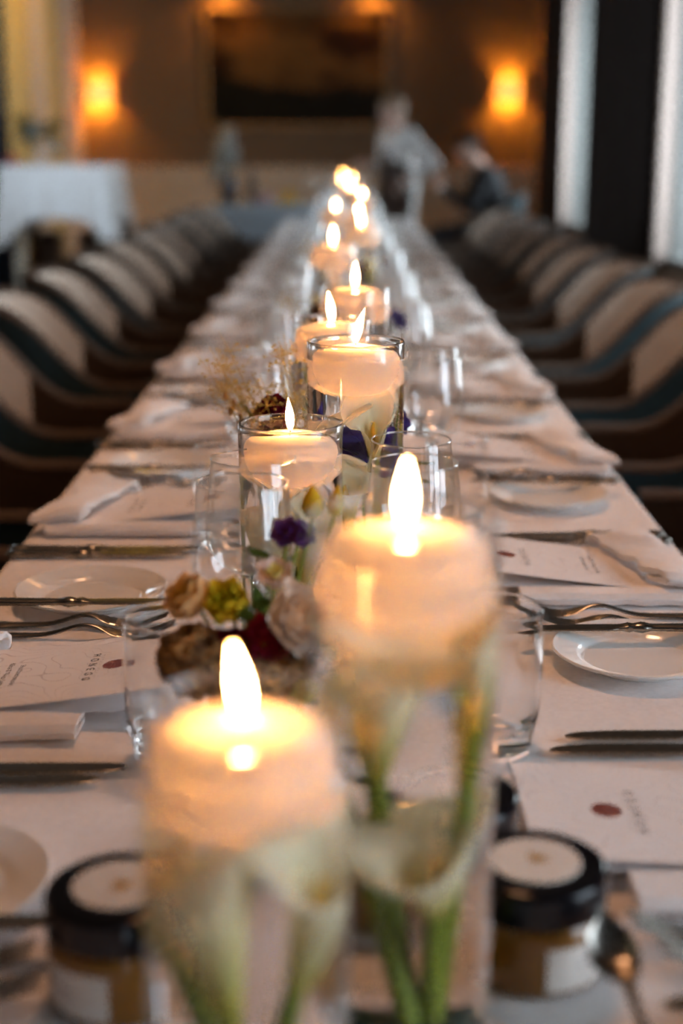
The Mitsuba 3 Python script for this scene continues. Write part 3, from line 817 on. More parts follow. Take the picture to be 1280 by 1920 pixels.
def flame(lean, height=0.034, width=0.0052):
    prof = [(0, 0), (0.45, 0.03), (0.82, 0.16), (1.0, 0.34), (0.93, 0.5), (0.68, 0.68), (0.36, 0.85), (0.10, 0.97), (0, 1.0)]
    z = np.linspace(0, 1, 15)
    pr = np.array(prof)
    # profile by arc index, then leaned
    pts = [(np.interp(i / 18, np.linspace(0, 1, len(pr)), pr[:, 0]) * width, np.interp(i / 18, np.linspace(0, 1, len(pr)), pr[:, 1]) * height) for i in range(19)]
    t = lathe(pts, 14)
    v = np.array(t.vertices)
    q = v[:, 2] / height
    v[:, 0] += lean * height * q ** 1.6
    v[:, 2] += 0.0465
    return {**P(trimesh.Trimesh(v, t.faces, process=False), 'no_reflection', True), 'emitter': {'type': 'area', 'radiance': rgb(*FLAME)}}

FLAMES = [flame(0.26, 0.036), flame(-0.06, 0.032, 0.0044), flame(-0.12, 0.036, 0.0048), flame(0.02, 0.034, 0.0048), flame(0.03, 0.025, 0.0038)]

def vase(x, y, h, water, draft, fl, name):
    thing('glass_vase', f'{name} cylinder vase of water', 'vase', vase_parts(h, water, 'sharply' in name), at(x, y, TABLE + 0.0006))
    c = thing('floating_candle', f'lit floating candle in the {name} vase', 'candle', [('body', CANDLE), ('wick', WICK)], at(x, y, TABLE + water - draft))
    scene[c + '__flame'] = {**FLAMES[fl], 'to_world': at(x, y, TABLE + water - draft)}

V = {   # x, y, height, water level, draft of the candle, flame, name
    'A': (-0.049, 0.622, 0.243, 0.215, 0.022, 2, 'short clear, nearest the camera'),
    'B': (0.030, 0.716, 0.312, 0.288, 0.026, 3, 'tall clear, second from the camera'),
    'C': (0.008, 1.454, 0.304, 0.286, 0.031, 0, 'sharply seen tall'),
    'D': (-0.055, 1.338, 0.241, 0.212, 0.025, 1, 'sharply seen short'),
    'E': (0.010, 2.010, 0.304, 0.284, 0.025, 3, 'tall clear, sixth from the camera'),
    'F': (-0.020, 1.757, 0.290, 0.264, 0.023, 2, 'clear, half hidden right behind the sharp pair'),
    'G': (-0.030, 2.90, 0.304, 0.284, 0.025, 3, 'tall clear, seventh from the camera'),
    'H': (-0.048, 3.33, 0.245, 0.215, 0.023, 1, 'short clear, eighth from the camera'),
    'I': (0.032, 3.56, 0.304, 0.284, 0.025, 4, 'tall clear, ninth from the camera'),
    'J': (0.031, 4.12, 0.304, 0.284, 0.025, 4, 'tall clear, tenth from the camera'),
    'K': (-0.037, 4.42, 0.304, 0.284, 0.025, 4, 'tall clear, eleventh from the camera'),
    'L': (0.052, 5.48, 0.304, 0.284, 0.025, 4, 'tall clear, twelfth from the camera'),
    'M': (0.010, 6.45, 0.304, 0.284, 0.025, 4, 'tall clear, thirteenth from the camera'),
    'N': (-0.028, 7.55, 0.304, 0.284, 0.025, 4, 'tall clear, fourteenth from the camera'),
    'O': (0.020, 8.25, 0.304, 0.284, 0.025, 4, 'tall clear, fifteenth from the camera'),
    'Q': (-0.035, 9.30, 0.304, 0.284, 0.025, 4, 'tall clear, farthest from the camera'),
}
for v in V.values():
    vase(*v)

def calla_meshes(L, R, base, axis, roll, limit=None, slit=0.0):
    """spathe and spadix of a calla, its base at a point, opening along axis"""
    ns, nf = 20, 34
    s = np.linspace(0, 1, ns)[:, None]
    f = np.linspace(-1.12 * math.pi, 1.12 * math.pi, nf)[None, :]
    f = f * (1 - slit * s)
    c = (1 + np.cos(np.clip(f, -math.pi, math.pi))) / 2
    ln = L * (0.64 + 0.36 * c ** 1.4)
    lip = np.clip((s - 0.72) / 0.28, 0, 1)
    r = R * (0.10 + 0.36 * s ** 0.8 + 0.34 * s ** 2.6) + R * 0.42 * lip ** 1.6 * (0.65 + 0.35 * c)
    r = r * (1 + 0.06 * np.cos(3 * f + 1)) - 0.0012 * (f / math.pi) * s
    z = ln * s - 0.10 * L * lip ** 2
    x = r * np.cos(f) - R * 0.25 * (1 - c) * s * 0.3 + R * 0.30 * lip ** 2 * c ** 3
    y = r * np.sin(f)
    Pm = np.stack([x, y, z * np.ones_like(x)], -1)
    axis = np.asarray(axis, float) / np.linalg.norm(axis)
    h = np.array([0, 0, 1.0]) if abs(axis[2]) < 0.95 else np.array([1.0, 0, 0])
    e1 = np.cross(h, axis); e1 /= np.linalg.norm(e1)
    e2 = np.cross(axis, e1)
    a1, a2 = math.cos(roll) * e1 + math.sin(roll) * e2, -math.sin(roll) * e1 + math.cos(roll) * e2
    W = base + Pm[..., :1] * a1 + Pm[..., 1:2] * a2 + Pm[..., 2:] * axis
    sp = np.linspace(0, 1, 9)[:, None]
    spad = base + axis * L * (0.10 + 0.48 * sp) + a1 * 0.001
    if limit:
        q = np.linalg.norm(W[..., :2], axis=-1, keepdims=True)
        k = np.minimum(1, limit * np.tanh(q / limit * 1.0) / np.maximum(q, 1e-9) * 1.0)
        k = np.where(q > limit * 0.75, np.minimum(1, (limit * 0.75 + (limit * 0.25) * np.tanh((q - limit * 0.75) / (limit * 0.25))) / np.maximum(q, 1e-9)), 1.0)
        W[..., :2] *= k
    col = np.zeros((ns, nf, 3))
    g = np.clip(1 - s / 0.62, 0, 1) ** 1.2
    cream, green, tipc = np.array([0.90, 0.76, 0.36]), np.array([0.46, 0.42, 0.03]), np.array([0.92, 0.86, 0.68])
    base_c = cream * (1 - s[..., None]) + tipc * s[..., None]
    col[:] = base_c * (1 - g[..., None]) + green * g[..., None]
    return grid_mesh(W), col.reshape(-1, 3), tube(spad, np.array([.5, .9, 1, 1, 1, 1, .95, .8, .35]) * 0.0034, 8)

def calla(vx, vy, base, axis, foot, L=0.085, R=0.027, roll=0.0, label='', limit=0.0435, bend=None, group=None, slit=0.0):
    base, foot, axis = np.array(base, float), np.array(foot, float), np.asarray(axis, float) / np.linalg.norm(axis)
    m, col, spad = calla_meshes(L, R, base, axis, roll, limit, slit)
    mid = base - axis * 0.045 if bend is None else np.array(bend, float)
    path = bezier(foot, foot * 0.4 + mid * 0.6, mid, base + axis * 0.004, n=16)
    if limit:
        q = np.linalg.norm(path[:, :2], axis=1, keepdims=True)
        path[:, :2] *= np.minimum(1, 0.041 / np.maximum(q, 1e-9))
    stem = tube(path, np.linspace(0.0048, 0.0042, 16), 10)
    w = at(vx, vy, TABLE)
    thing('calla_lily', label, 'flower', [('spathe', mikit.ply(m, M('petal'), smooth=True, color=col)), ('spadix', P(spad, 'spadix')), ('stem', P(stem, 'stem'))], w, group)

def foam(vx, vy, z, label):
    m = to_man(box(-0.026, 0.026, -0.018, 0.018, 0.0012, z, 0.003))
    thing('flower_foam', label, 'flower holder', [(None, P(to_tri(m), 'foam', 40))], at(vx, vy, TABLE))

A, B, C, D = V['A'], V['B'], V['C'], V['D']
foam(*B[:2], 0.024, 'dark green flower holder on the bottom of the tall vase near the camera')
foam(*A[:2], 0.022, 'dark green flower holder on the bottom of the short vase nearest the camera')
N_ = 'in the tall vase second from the camera'
calla(*B[:2], (0.030, -0.006, 0.196), (0.10, 0.1, 1), (0.012, 0.004, 0.020), 0.088, 0.027, 2.6, f'yellow-throated calla standing upright at the right {N_}')
calla(*B[:2], (-0.010, 0.004, 0.168), (-0.05, -0.15, 1), (0.006, -0.006, 0.020), 0.112, 0.038, -1.3, f'large white calla in the middle {N_}')
calla(*B[:2], (0.014, -0.014, 0.094), (0.06, -0.30, 1), (0.013, -0.006, 0.020), 0.066, 0.041, 1.9, f'low white calla with a wide lip {N_}')
calla(*B[:2], (-0.021, 0.010, 0.150), (-0.25, 0.1, 1), (0.004, -0.010, 0.020), 0.095, 0.030, 0.5, f'white calla with a slanting stem {N_}')
N_ = 'in the short vase nearest the camera'
calla(*A[:2], (-0.006, -0.010, 0.092), (-0.10, -0.1, 1), (-0.010, 0.004, 0.018), 0.125, 0.041, 0.8, f'broad white calla with a green base {N_}')
calla(*A[:2], (0.016, 0.000, 0.100), (0.22, -0.1, 1), (0.000, 0.004, 0.018), 0.112, 0.034, -2.0, f'white calla leaning to the right {N_}')
calla(*A[:2], (-0.020, 0.012, 0.105), (-0.25, 0.1, 1), (-0.004, 0.010, 0.018), 0.105, 0.031, 2.2, f'white calla leaning to the left {N_}')
N_ = 'in the sharply seen tall vase'
calla(*C[:2], (0.016, -0.014, 0.182), (0.02, -0.33, 1), (0.010, 0.006, 0.010), 0.078, 0.027, 1.75, f'white calla with an open throat and yellow-green base {N_}', slit=0.42)
calla(*C[:2], (-0.018, -0.004, 0.160), (-0.15, -0.20, 1), (-0.006, 0.0, 0.010), 0.090, 0.032, 1.2, f'cream calla below the candle at the left {N_}')
calla(*C[:2], (-0.006, -0.018, 0.112), (-0.10, -0.15, 1), (0.0, -0.006, 0.010), 0.080, 0.030, -2.7, f'low cream calla at mid height {N_}')
calla(*C[:2], (0.020, 0.018, 0.105), (0.2, 0.2, 1), (0.006, 0.010, 0.010), 0.080, 0.026, 2.0, f'white calla at the back {N_}')
N_ = 'in the sharply seen short vase'
calla(*D[:2], (-0.012, -0.018, 0.085), (-0.14, -0.20, 1), (-0.010, 0.0, 0.010), 0.115, 0.040, 1.0, f'pale green-white calla at the left front {N_}')
calla(*D[:2], (0.012, -0.014, 0.085), (0.12, -0.2, 1), (0.004, 0.0, 0.010), 0.115, 0.040, -1.4, f'pale calla with wide petals at the right {N_}')
calla(*D[:2], (0.004, 0.016, 0.090), (0.05, 0.2, 1), (0.0, 0.008, 0.010), 0.090, 0.028, 2.6, f'white calla at the back {N_}')
for q, name in (('E', 'sixth vase from the camera'), ('F', 'half-hidden vase right behind the sharp pair'), ('G', 'seventh vase from the camera'), ('H', 'eighth vase from the camera'), ('I', 'ninth vase from the camera')):
    z = 0.17 if V[q][2] > 0.27 else 0.09
    calla(*V[q][:2], (0.014, -0.014, z), (0.12, -0.1, 1), (0.006, 0.0, 0.010), 0.085, 0.028, -1.3, f'white calla in the {name}, on its right')
    calla(*V[q][:2], (-0.016, -0.010, z - 0.02), (-0.15, -0.1, 1), (-0.006, 0.0, 0.010), 0.085, 0.028, 1.0, f'white calla in the {name}, on its left')

# ---------------------------------------------------------------- bouquets in small amber cups
def petal(width, height, cup, th=0.0):
    u, v = np.meshgrid(np.linspace(-1, 1, 7), np.linspace(0, 1, 7), indexing='ij')
    w = np.sin(np.clip(v, 0, 1) ** 0.75 * math.pi * 0.86 + 0.15)
    x = u * width / 2 * w
    z = v * height
    y = cup * (np.sin(v * math.pi * 0.62) * 1.0) - 0.35 * cup * (1 - u * u) * 0 + 0.5 * width * 0.35 * (u * u) * -1 + 0.18 * height * np.clip(v - 0.8, 0, 1) * 3 * cup / max(cup, 1e-6)
    return np.stack([x, y, z], -1)

def bloom(r, layers, outer, inner):
    """petals of a cupped bloom round the z axis, from the heart outwards: [(mesh, colours)]"""
    out, k = [], 0
    for li, (cnt, rr, hh, open_) in enumerate(layers):
        for j in range(cnt):
            a = 2 * math.pi * j / cnt + li * 0.9
            p = petal(rr * r * 2.4 * math.sin(math.pi / max(cnt, 3)) + 0.5 * rr * r, hh * r, 0.42 * r * rr)
            y, z = p[..., 1] + 0.30 * rr * r, p[..., 2]
            y, z = y * math.cos(open_) + z * math.sin(open_), z * math.cos(open_) - y * math.sin(open_)
            w = np.stack([p[..., 0] * math.cos(a) - y * math.sin(a), p[..., 0] * math.sin(a) + y * math.cos(a), z - 0.5 * r], -1)
            t = li / max(len(layers) - 1, 1)
            c = np.array(inner) * (1 - t) + np.array(outer) * t
            col = np.tile(c, (49, 1)) * (0.92 + 0.08 * np.cos(7 * j + li))
            out.append((grid_mesh(w), col))
            k += 1
    return out

def orient(axis):
    axis = np.asarray(axis, float) / np.linalg.norm(axis)
    h = np.array([0, 0, 1.0]) if abs(axis[2]) < 0.95 else np.array([1.0, 0, 0])
    e1 = np.cross(h, axis); e1 /= np.linalg.norm(e1)
    R = np.eye(4); R[:3, 0] = e1; R[:3, 1] = np.cross(axis, e1); R[:3, 2] = axis
    return R

ROSE = [(3, 0.45, 1.15, 0.0), (4, 0.62, 1.15, 0.12), (5, 0.80, 1.15, 0.28), (5, 0.95, 1.10, 0.50)]
BALL = [(4, 0.5, 0.95, -0.15), (5, 0.75, 1.05, -0.05), (6, 0.95, 1.05, 0.12)]
OPEN = [(3, 0.4, 0.7, 0.2), (6, 0.85, 1.0, 0.75)]
SMALL = [(5, 0.8, 1.0, 0.85)]

def flower(name, cat, label, pos, axis, r, layers, outer, inner, foot, group=None, as_parts=True):
    R = orient(axis)
    parts, heads = [], bloom(r, layers, outer, inner)
    rot = lambda t: trimesh.Trimesh(np.array(t.vertices) @ R[:3, :3].T + np.array(pos), t.faces, process=False)
    if as_parts:
        for m, c in heads:
            parts.append(('petal', mikit.ply(rot(m), M('petal'), smooth=True, color=c)))
    else:
        m = join(*[rot(h[0]) for h in heads])
        parts.append(('bloom', mikit.ply(m, M('petal'), smooth=True, color=np.vstack([h[1] for h in heads]))))
    p = np.array(pos)
    parts.append(('stem', P(tube(bezier(foot, (p + foot) / 2 + [0, 0, 0.01], p - R[:3, 2] * r * 1.2, p - R[:3, 2] * r * 0.35, n=8), 0.0016, 6), 'stem')))
    return thing(name, label, cat, parts, None, group)

def leafy(label, pos, axis, length, width, foot, n=5, seed=0):
    r_ = np.random.default_rng(seed)
    p, foot = np.array(pos, float), np.array(foot, float)
    parts = [('stem', P(tube(bezier(foot, (p + foot) / 2, p, n=8), 0.0011, 5), 'stem'))]
    for i in range(n):
        q = i / max(n - 1, 1)
        b = foot * (0.5 - 0.5 * q) + p * (0.5 + 0.5 * q)
        d = np.array(axis, float) + r_.normal(0, 0.55, 3)
        Rm = orient(d)
        u, v = np.meshgrid(np.linspace(-1, 1, 3), np.linspace(0, 1, 7), indexing='ij')
        w = np.stack([u * width / 2 * np.sin(math.pi * v ** 0.8), 0.15 * length * v * v + 0.12 * width * u * u, v * length * (0.8 + 0.4 * r_.random())], -1)
        parts.append(('leaf', P(grid_mesh(w @ Rm[:3, :3].T + b), 'leaf', True)))
    return thing('leaf_sprig', label, 'greenery', parts)

CUP = P(lathe([(0, 0), (0.027, 0), (0.030, 0.002), (0.036, 0.030), (0.0385, 0.060), (0.0375, 0.088), (0.0368, 0.0905), (0.0355, 0.0895), (0.0365, 0.060), (0.034, 0.030), (0.028, 0.008), (0, 0.007)], 40), 'amber_glaze', 40)

def cup(x, y, label):
    thing('flower_cup', label, 'vase', [(None, CUP)], at(x, y, TABLE + 0.0006))

def moss_ball(pos, r, label, foot, seed):
    t = trimesh.creation.icosphere(4, r)
    v = np.array(t.vertices)
    n = v / r
    v = v + n * ((meshkit.fbm(v * 130, 3, seed) - 0.5) * 0.65 * r)[:, None]
    v[:, 2] *= 0.85
    k = moved(trimesh.Trimesh(v, t.faces, process=False), *pos)
    thing('dried_bloom', label, 'flower', [('head', P(k, 'moss', False)), ('stem', P(tube([foot, pos], 0.0016, 6), 'stem'))])

def bud(pos, label, foot, h=0.026, r=0.0085, mat_col=((0.80, 0.48, 0.03), (0.42, 0.40, 0.04)), lean=(0, 0, 1)):
    t = lathe([(0, 0), (r * 0.6, h * 0.06), (r, h * 0.3), (r * 0.85, h * 0.55), (r * 0.4, h * 0.82), (0, h)], 14)
    v = np.array(t.vertices)
    q = np.clip(v[:, 2:] / h, 0, 1)
    col = np.array(mat_col[1]) * (1 - q) + np.array(mat_col[0]) * q
    w = v @ orient(lean)[:3, :3].T + np.array(pos)
    thing('flower_bud', label, 'flower', [('bud', mikit.ply(trimesh.Trimesh(w, t.faces, process=False), M('petal'), smooth=True, color=col)), ('stem', P(tube(bezier(foot, (np.array(pos) + foot) / 2, pos, n=7), 0.0012, 5), 'stem'))])

def grasses(base, tips, label, seed):
    r_ = np.random.default_rng(seed)
    stalks, seeds = [], []
    for tip in tips:
        tip = np.array(tip)
        path = bezier(base, base * 0.4 + tip * 0.6 + [0, 0, 0.02], tip, n=9)
        stalks.append(tube(path, np.linspace(0.0008, 0.0003, 9), 4))
        for k in range(26):
            q = r_.uniform(0.5, 1.0)
            p = path[int(q * 8)]
            d = r_.normal(0, 1, 3); d[2] = abs(d[2]) * 0.6
            e = p + d / np.linalg.norm(d) * r_.uniform(0.008, 0.024)
            stalks.append(tube([p, e], 0.00022, 3))
            s = trimesh.creation.icosphere(0, r_.uniform(0.0010, 0.0018))
            seeds.append(moved(s, *e))
    k = thing('grass_spray', label, 'grass', [('stalks', P(join(*stalks), 'grass_gold')), ('seeds', P(join(*seeds), 'grass_gold', True))])
    for s in ('stalks', 'seeds'):
        labels[k + '__' + s] = {'kind': 'stuff'}

# the bouquet near the camera, between the short front vase and the sharp vases
bx, by = -0.072, 1.045
z0 = TABLE
cup(bx, by, 'small amber cup holding the mixed bouquet behind the front candle')
F0 = np.array([bx, by, z0 + 0.03])
S1 = 'in the near bouquet'
flower('ranunculus', 'flower', f'yellow-green ranunculus {S1}', (-0.090, 1.010, z0 + 0.168), (-0.2, -0.7, 0.7), 0.021, BALL, (0.74, 0.58, 0.04), (0.50, 0.52, 0.03), F0)
flower('ranunculus', 'flower', f'peach-coloured ranunculus at the left of the near bouquet', (-0.119, 1.020, z0 + 0.168), (-0.5, -0.4, 0.7), 0.022, BALL, (0.80, 0.52, 0.25), (0.60, 0.40, 0.12), F0)
flower('rose', 'flower', f'white rose at the right of the near bouquet', (-0.034, 1.000, z0 + 0.160), (0.55, -0.75, 0.45), 0.026, ROSE, (0.85, 0.77, 0.70), (0.85, 0.66, 0.48), F0)
flower('carnation', 'flower', f'deep crimson bloom in the middle of the near bouquet', (-0.062, 0.998, z0 + 0.140), (0.1, -0.9, 0.4), 0.020, ROSE, (0.22, 0.008, 0.03), (0.30, 0.02, 0.06), F0)
flower('carnation', 'flower', f'dark wine-red bloom beside the dried bloom {S1}', (-0.086, 1.000, z0 + 0.138), (-0.3, -0.9, 0.3), 0.016, BALL, (0.10, 0.004, 0.015), (0.16, 0.01, 0.03), F0)
flower('small_flower', 'flower', f'small pink-white flower at the top of the near bouquet', (-0.055, 1.035, z0 + 0.186), (0.1, -0.5, 0.8), 0.014, OPEN, (0.76, 0.60, 0.55), (0.60, 0.55, 0.20), F0)
flower('violet_flower', 'flower', f'violet flower standing tall at the left above the near bouquet', (-0.049, 1.075, z0 + 0.206), (-0.2, -0.7, 0.6), 0.012, OPEN, (0.11, 0.045, 0.20), (0.07, 0.02, 0.14), F0)
flower('violet_flower', 'flower', f'violet flower beside the yellow buds above the near bouquet', (-0.036, 1.080, z0 + 0.203), (0.3, -0.7, 0.6), 0.011, OPEN, (0.14, 0.06, 0.24), (0.08, 0.03, 0.16), F0)
flower('small_flower', 'flower', f'tiny pale blue flower low at the right {S1}', (-0.008, 1.010, z0 + 0.132), (0.6, -0.7, 0.2), 0.011, SMALL, (0.50, 0.55, 0.62), (0.5, 0.5, 0.5), F0)
bud((-0.028, 1.09, z0 + 0.212), 'yellow bud standing highest over the near bouquet', F0, 0.028, 0.0095)
bud((-0.011, 1.09, z0 + 0.214), 'slim yellow bud beside the tallest one over the near bouquet', F0, 0.026, 0.0070, lean=(0.15, 0, 1))
bud((-0.034, 0.990, z0 + 0.105), 'yellow-green bud hanging low at the right of the near bouquet', F0, 0.026, 0.0095, ((0.52, 0.44, 0.02), (0.30, 0.36, 0.03)), (0.3, -0.8, 0.4))
moss_ball((-0.112, 1.005, z0 + 0.124), 0.030, 'brown dried hydrangea head at the left of the near bouquet', F0, 3)
moss_ball((-0.070, 0.990, z0 + 0.112), 0.026, 'brown dried head low in the middle of the near bouquet', F0, 9)
moss_ball((-0.042, 1.005, z0 + 0.122), 0.019, 'small dark dried head below the white rose', F0, 14)
for i, (p, ax, lab) in enumerate((((-0.060, 1.05, z0 + 0.190), (0.2, 0, 0.6), 'dark leaf sprig among the violet flowers'), ((-0.016, 1.03, z0 + 0.165), (0.8, -0.4, 0.3), 'dark leaf sprig to the right of the white rose'),
                               ((-0.075, 1.0, z0 + 0.155), (0, -0.8, 0.5), 'dark leaf sprig between the ranunculus and the crimson bloom'), ((-0.02, 0.995, z0 + 0.140), (0.6, -0.6, 0), 'dark leaf sprig low at the right of the near bouquet'))):
    leafy(lab, p, ax, 0.032, 0.014, F0, 6, 20 + i)

# the second bouquet, behind the sharp vases
def second_bouquet(bx, by, words, small=False):
    cup(bx, by, f'small amber cup holding the bouquet {words}')
    F = np.array([bx, by, z0 + 0.03])
    g = lambda x, y, z: (bx + x, by + y, z0 + z)
    kw = dict(as_parts=not small)
    flower('carnation', 'flower', f'dark red bloom at the left of the bouquet {words}', g(-0.050, -0.02, 0.200), (-0.4, -0.6, 0.6), 0.024, ROSE, (0.13, 0.008, 0.018), (0.08, 0.004, 0.012), F, **kw)
    flower('ranunculus', 'flower', f'golden ranunculus under the dark red bloom {words}', g(-0.036, -0.035, 0.172), (-0.2, -0.8, 0.4), 0.019, BALL, (0.58, 0.38, 0.03), (0.46, 0.40, 0.03), F, **kw)
    flower('small_flower', 'flower', f'small white flower in front of the golden one {words}', g(-0.028, -0.045, 0.185), (0.1, -0.8, 0.5), 0.009, SMALL, (0.8, 0.76, 0.68), (0.6, 0.5, 0.1), F, **kw)
    flower('iris', 'flower', f'violet-blue iris in the middle of the bouquet {words}', g(0.036, -0.045, 0.170), (0.1, -0.8, 0.6), 0.034, OPEN, (0.055, 0.035, 0.21), (0.035, 0.02, 0.13), F, **kw)
    flower('iris', 'flower', f'violet-blue iris at the right of the bouquet {words}', g(0.094, 0.0, 0.196), (0.6, -0.4, 0.6), 0.020, OPEN, (0.08, 0.06, 0.27), (0.05, 0.03, 0.16), F, **kw)
    leafy(f'dark leaf sprig stretching right from the bouquet {words}', g(0.098, -0.02, 0.145), (0.9, -0.2, -0.1), 0.045, 0.017, F, 5, 41)
    leafy(f'leaf sprig at the left of the bouquet {words}', g(-0.075, -0.01, 0.195), (-0.6, -0.2, 0.5), 0.030, 0.011, F, 7, 42)
    leafy(f'leaf sprig in the middle of the bouquet {words}', g(0.01, -0.03, 0.18), (0.3, -0.5, 0.5), 0.040, 0.014, F, 7, 43)
    r_ = np.random.default_rng(77)
    tips = [g(-0.030 - 0.105 * r_.random() , r_.uniform(-0.05, 0.04), 0.215 + 0.085 * r_.random()) for _ in range(22 if not small else 9)]
    grasses(F, tips, f'airy golden grass spray over the bouquet {words}', 78)

second_bouquet(-0.035, 1.615, 'behind the sharp vases')
# a stalk of brown buds sticking out to the left
st = np.array([-0.035, 1.610, z0 + 0.10])
path = bezier(st, [-0.09, 1.59, z0 + 0.165], [-0.127, 1.58, z0 + 0.18], [-0.134, 1.58, z0 + 0.22], n=14)
parts = [('stalk', P(tube(path, 0.0007, 5), 'grass_gold'))]
for i, q in enumerate((8, 9, 10, 11, 12, 13)):
    t = trimesh.creation.icosphere(1, 0.0034)
    v = np.array(t.vertices) * [0.8, 0.8, 1.7]
    parts.append(('seed_pod', P(trimesh.Trimesh(v + path[q] + [0.0035 * (-1) ** i, 0, 0.004], t.faces, process=False), 'bud_brown', True)))
thing('bud_stalk', 'thin stalk of brown buds leaning left beside the short sharp vase', 'flower', parts)
second_bouquet(0.0, 2.56, 'between the sixth and seventh vases', True)
second_bouquet(-0.01, 3.90, 'between the ninth and tenth vases', True)

# ---------------------------------------------------------------- honey jars and a spoon
JR = 0.0450
jar_body = [(0, 0.0), (JR - 0.005, 0.0), (JR - 0.0012, 0.003), (JR - 0.0006, 0.008), (JR - 0.0006, 0.036), (JR - 0.002, 0.042), (JR - 0.0045, 0.0455), (JR - 0.0045, 0.050), (0, 0.050)]
lid = [(0, 0.0465), (JR - 0.0008, 0.0465), (JR, 0.0473), (JR, 0.0655), (JR - 0.0010, 0.0684), (JR - 0.0040, 0.0702), (0, 0.0704)]
def jar(x, y, turn, label):
    a = np.linspace(-0.80, 0.80, 20)
    strip = np.stack([np.stack([(JR - 0.0002) * np.cos(a), (JR - 0.0002) * np.sin(a), np.full(20, z)], -1) for z in (0.006, 0.035)], 1)
    bee = join(*[moved(trimesh.creation.cylinder(r, 0.0003, sections=16), px, py, 0.0711) for r, px, py in ((0.0035, 0, 0), (0.0024, 0, 0.005), (0.0028, 0.0042, 0.003), (0.0028, -0.0042, 0.003))])
    lines = join(*[box(-0.0003, 0.0003, -w, w, z - 0.0006, z + 0.0006) for z, w in ((0.028, 0.012), (0.022, 0.016), (0.016, 0.010))])
    lv = np.array(trimesh.remesh.subdivide_to_size(lines.vertices, lines.faces, 0.004)[0]); lf = trimesh.remesh.subdivide_to_size(lines.vertices, lines.faces, 0.004)[1]
    ang = lv[:, 1] / JR
    lv[:, 0], lv[:, 1] = (JR + lv[:, 0]) * np.cos(ang), (JR + lv[:, 0]) * np.sin(ang)
    thing('honey_jar', label, 'jar', [
        ('body', P(lathe(jar_body, 64), 'honey', 50), 'amber honey seen through the glass'), ('lid', P(lathe(lid, 72), 'black_plastic', 50), 'black glossy screw lid'),
        ('lid__sticker', P(lathe([(0.0284, 0.0702), (0.0284, 0.0706), (0.0282, 0.0709), (0, 0.0709)], 48), 'paper_label', 30), 'round cream paper sticker'),
        ('lid__mark', P(bee, 'gold_print', False)),
        ('label', P(grid_mesh(strip), 'paper_label', True), 'white paper label'),
        ('label__small_print', P(trimesh.Trimesh(lv, lf, process=False), 'grey_print', False))], at(x, y, TABLE + 0.0006, turn))
jar(0.116, 0.797, -0.70, 'honey jar with a black lid standing at the right of the tall front vase')
jar(0.0725, 0.893, 0.6, 'honey jar with a black lid half hidden behind the tall front vase')
jar(-0.136, 0.766, -2.4, 'honey jar with a black lid at the left of the front candle')
thing('spoon', 'small shiny spoon leaning against the honey jar at the right edge of the near table', 'spoon', [(None, SPOON)], at(0.170, 0.588, TABLE + 0.004, math.radians(96.5), ([0, 1, 0], -17)))

# ---------------------------------------------------------------- the far end of the room
def corner_cloth(x0, x1, y0, y1, z, drop, tail, seed, waves, wave=0.02):
    """a square cloth laid over a table, its corners hanging lower in folds"""
    n = 200
    m = cloth_over(x0, x1, y0, y1, z, drop, seed, waves, wave=wave)
    v = np.array(m.vertices)
    q = np.clip((z - v[:, 2]) / drop, 0, 1)
    cx = np.minimum(np.abs(v[:, 0] - x0), np.abs(v[:, 0] - x1))
    cy = np.minimum(np.abs(v[:, 1] - y0), np.abs(v[:, 1] - y1))
    near = np.exp(-(np.maximum(cx, cy) / 0.12) ** 2)
    v[:, 2] -= tail * q * near
    out = np.stack([v[:, 0] - (x0 + x1) / 2, v[:, 1] - (y0 + y1) / 2], 1)
    v[:, :2] += out / np.linalg.norm(out, axis=1, keepdims=True).clip(1e-6) * (0.07 * q ** 1.5 * near)[:, None]
    return trimesh.Trimesh(v, m.faces, process=False)

# high serving table at the left under a white cloth
hx0, hx1, hy0, hy1, hz = -2.42, -1.66, 10.15, 10.80, 1.10
thing('serving_table', 'high pale-legged serving table standing under the white cloth on the left', 'table', [('tabletop', P(box(hx0 + 0.01, hx1 - 0.01, hy0 + 0.01, hy1 - 0.01, hz - 0.04, hz - 0.006), 'oak_leg', False))] +
      [('leg', P(box(x - 0.03, x + 0.03, y - 0.03, y + 0.03, 0, hz - 0.041), 'oak_leg', False)) for x in (hx0 + 0.10, hx1 - 0.07) for y in (hy0 + 0.07, hy1 - 0.07)])
thing('tablecloth', 'white cloth with hanging corners over the high serving table on the left', 'tablecloth', [(None, P(corner_cloth(hx0, hx1, hy0, hy1, hz, 0.36, 0.22, 1.3, 11, 0.022), 'napkin_linen', 50))])
for i, (x, w, lab) in enumerate(((-2.22, 0.22, 'brown wooden crate under the serving table, at its left'), (-1.84, 0.26, 'brown wooden crate under the serving table, at its right'))):
    y, h = 10.62, 0.62
    parts = [('slat', P(box(x - w / 2, x + w / 2, y - 0.13, y - 0.115, z, z + 0.085), 'dark_wood', False)) for z in np.arange(0.02, h - 0.08, 0.105)]
    parts += [('side_panel', P(box(x + s * (w / 2 - 0.012) - 0.012, x + s * (w / 2 - 0.012) + 0.012, y - 0.114, y + 0.13, 0.0, h), 'dark_wood', False)) for s in (-1, 1)]
    parts += [('back_panel', P(box(x - w / 2 + 0.025, x + w / 2 - 0.025, y + 0.11, y + 0.13, 0.0, h), 'dark_wood', False))]
    thing('wooden_crate', lab, 'crate', parts)

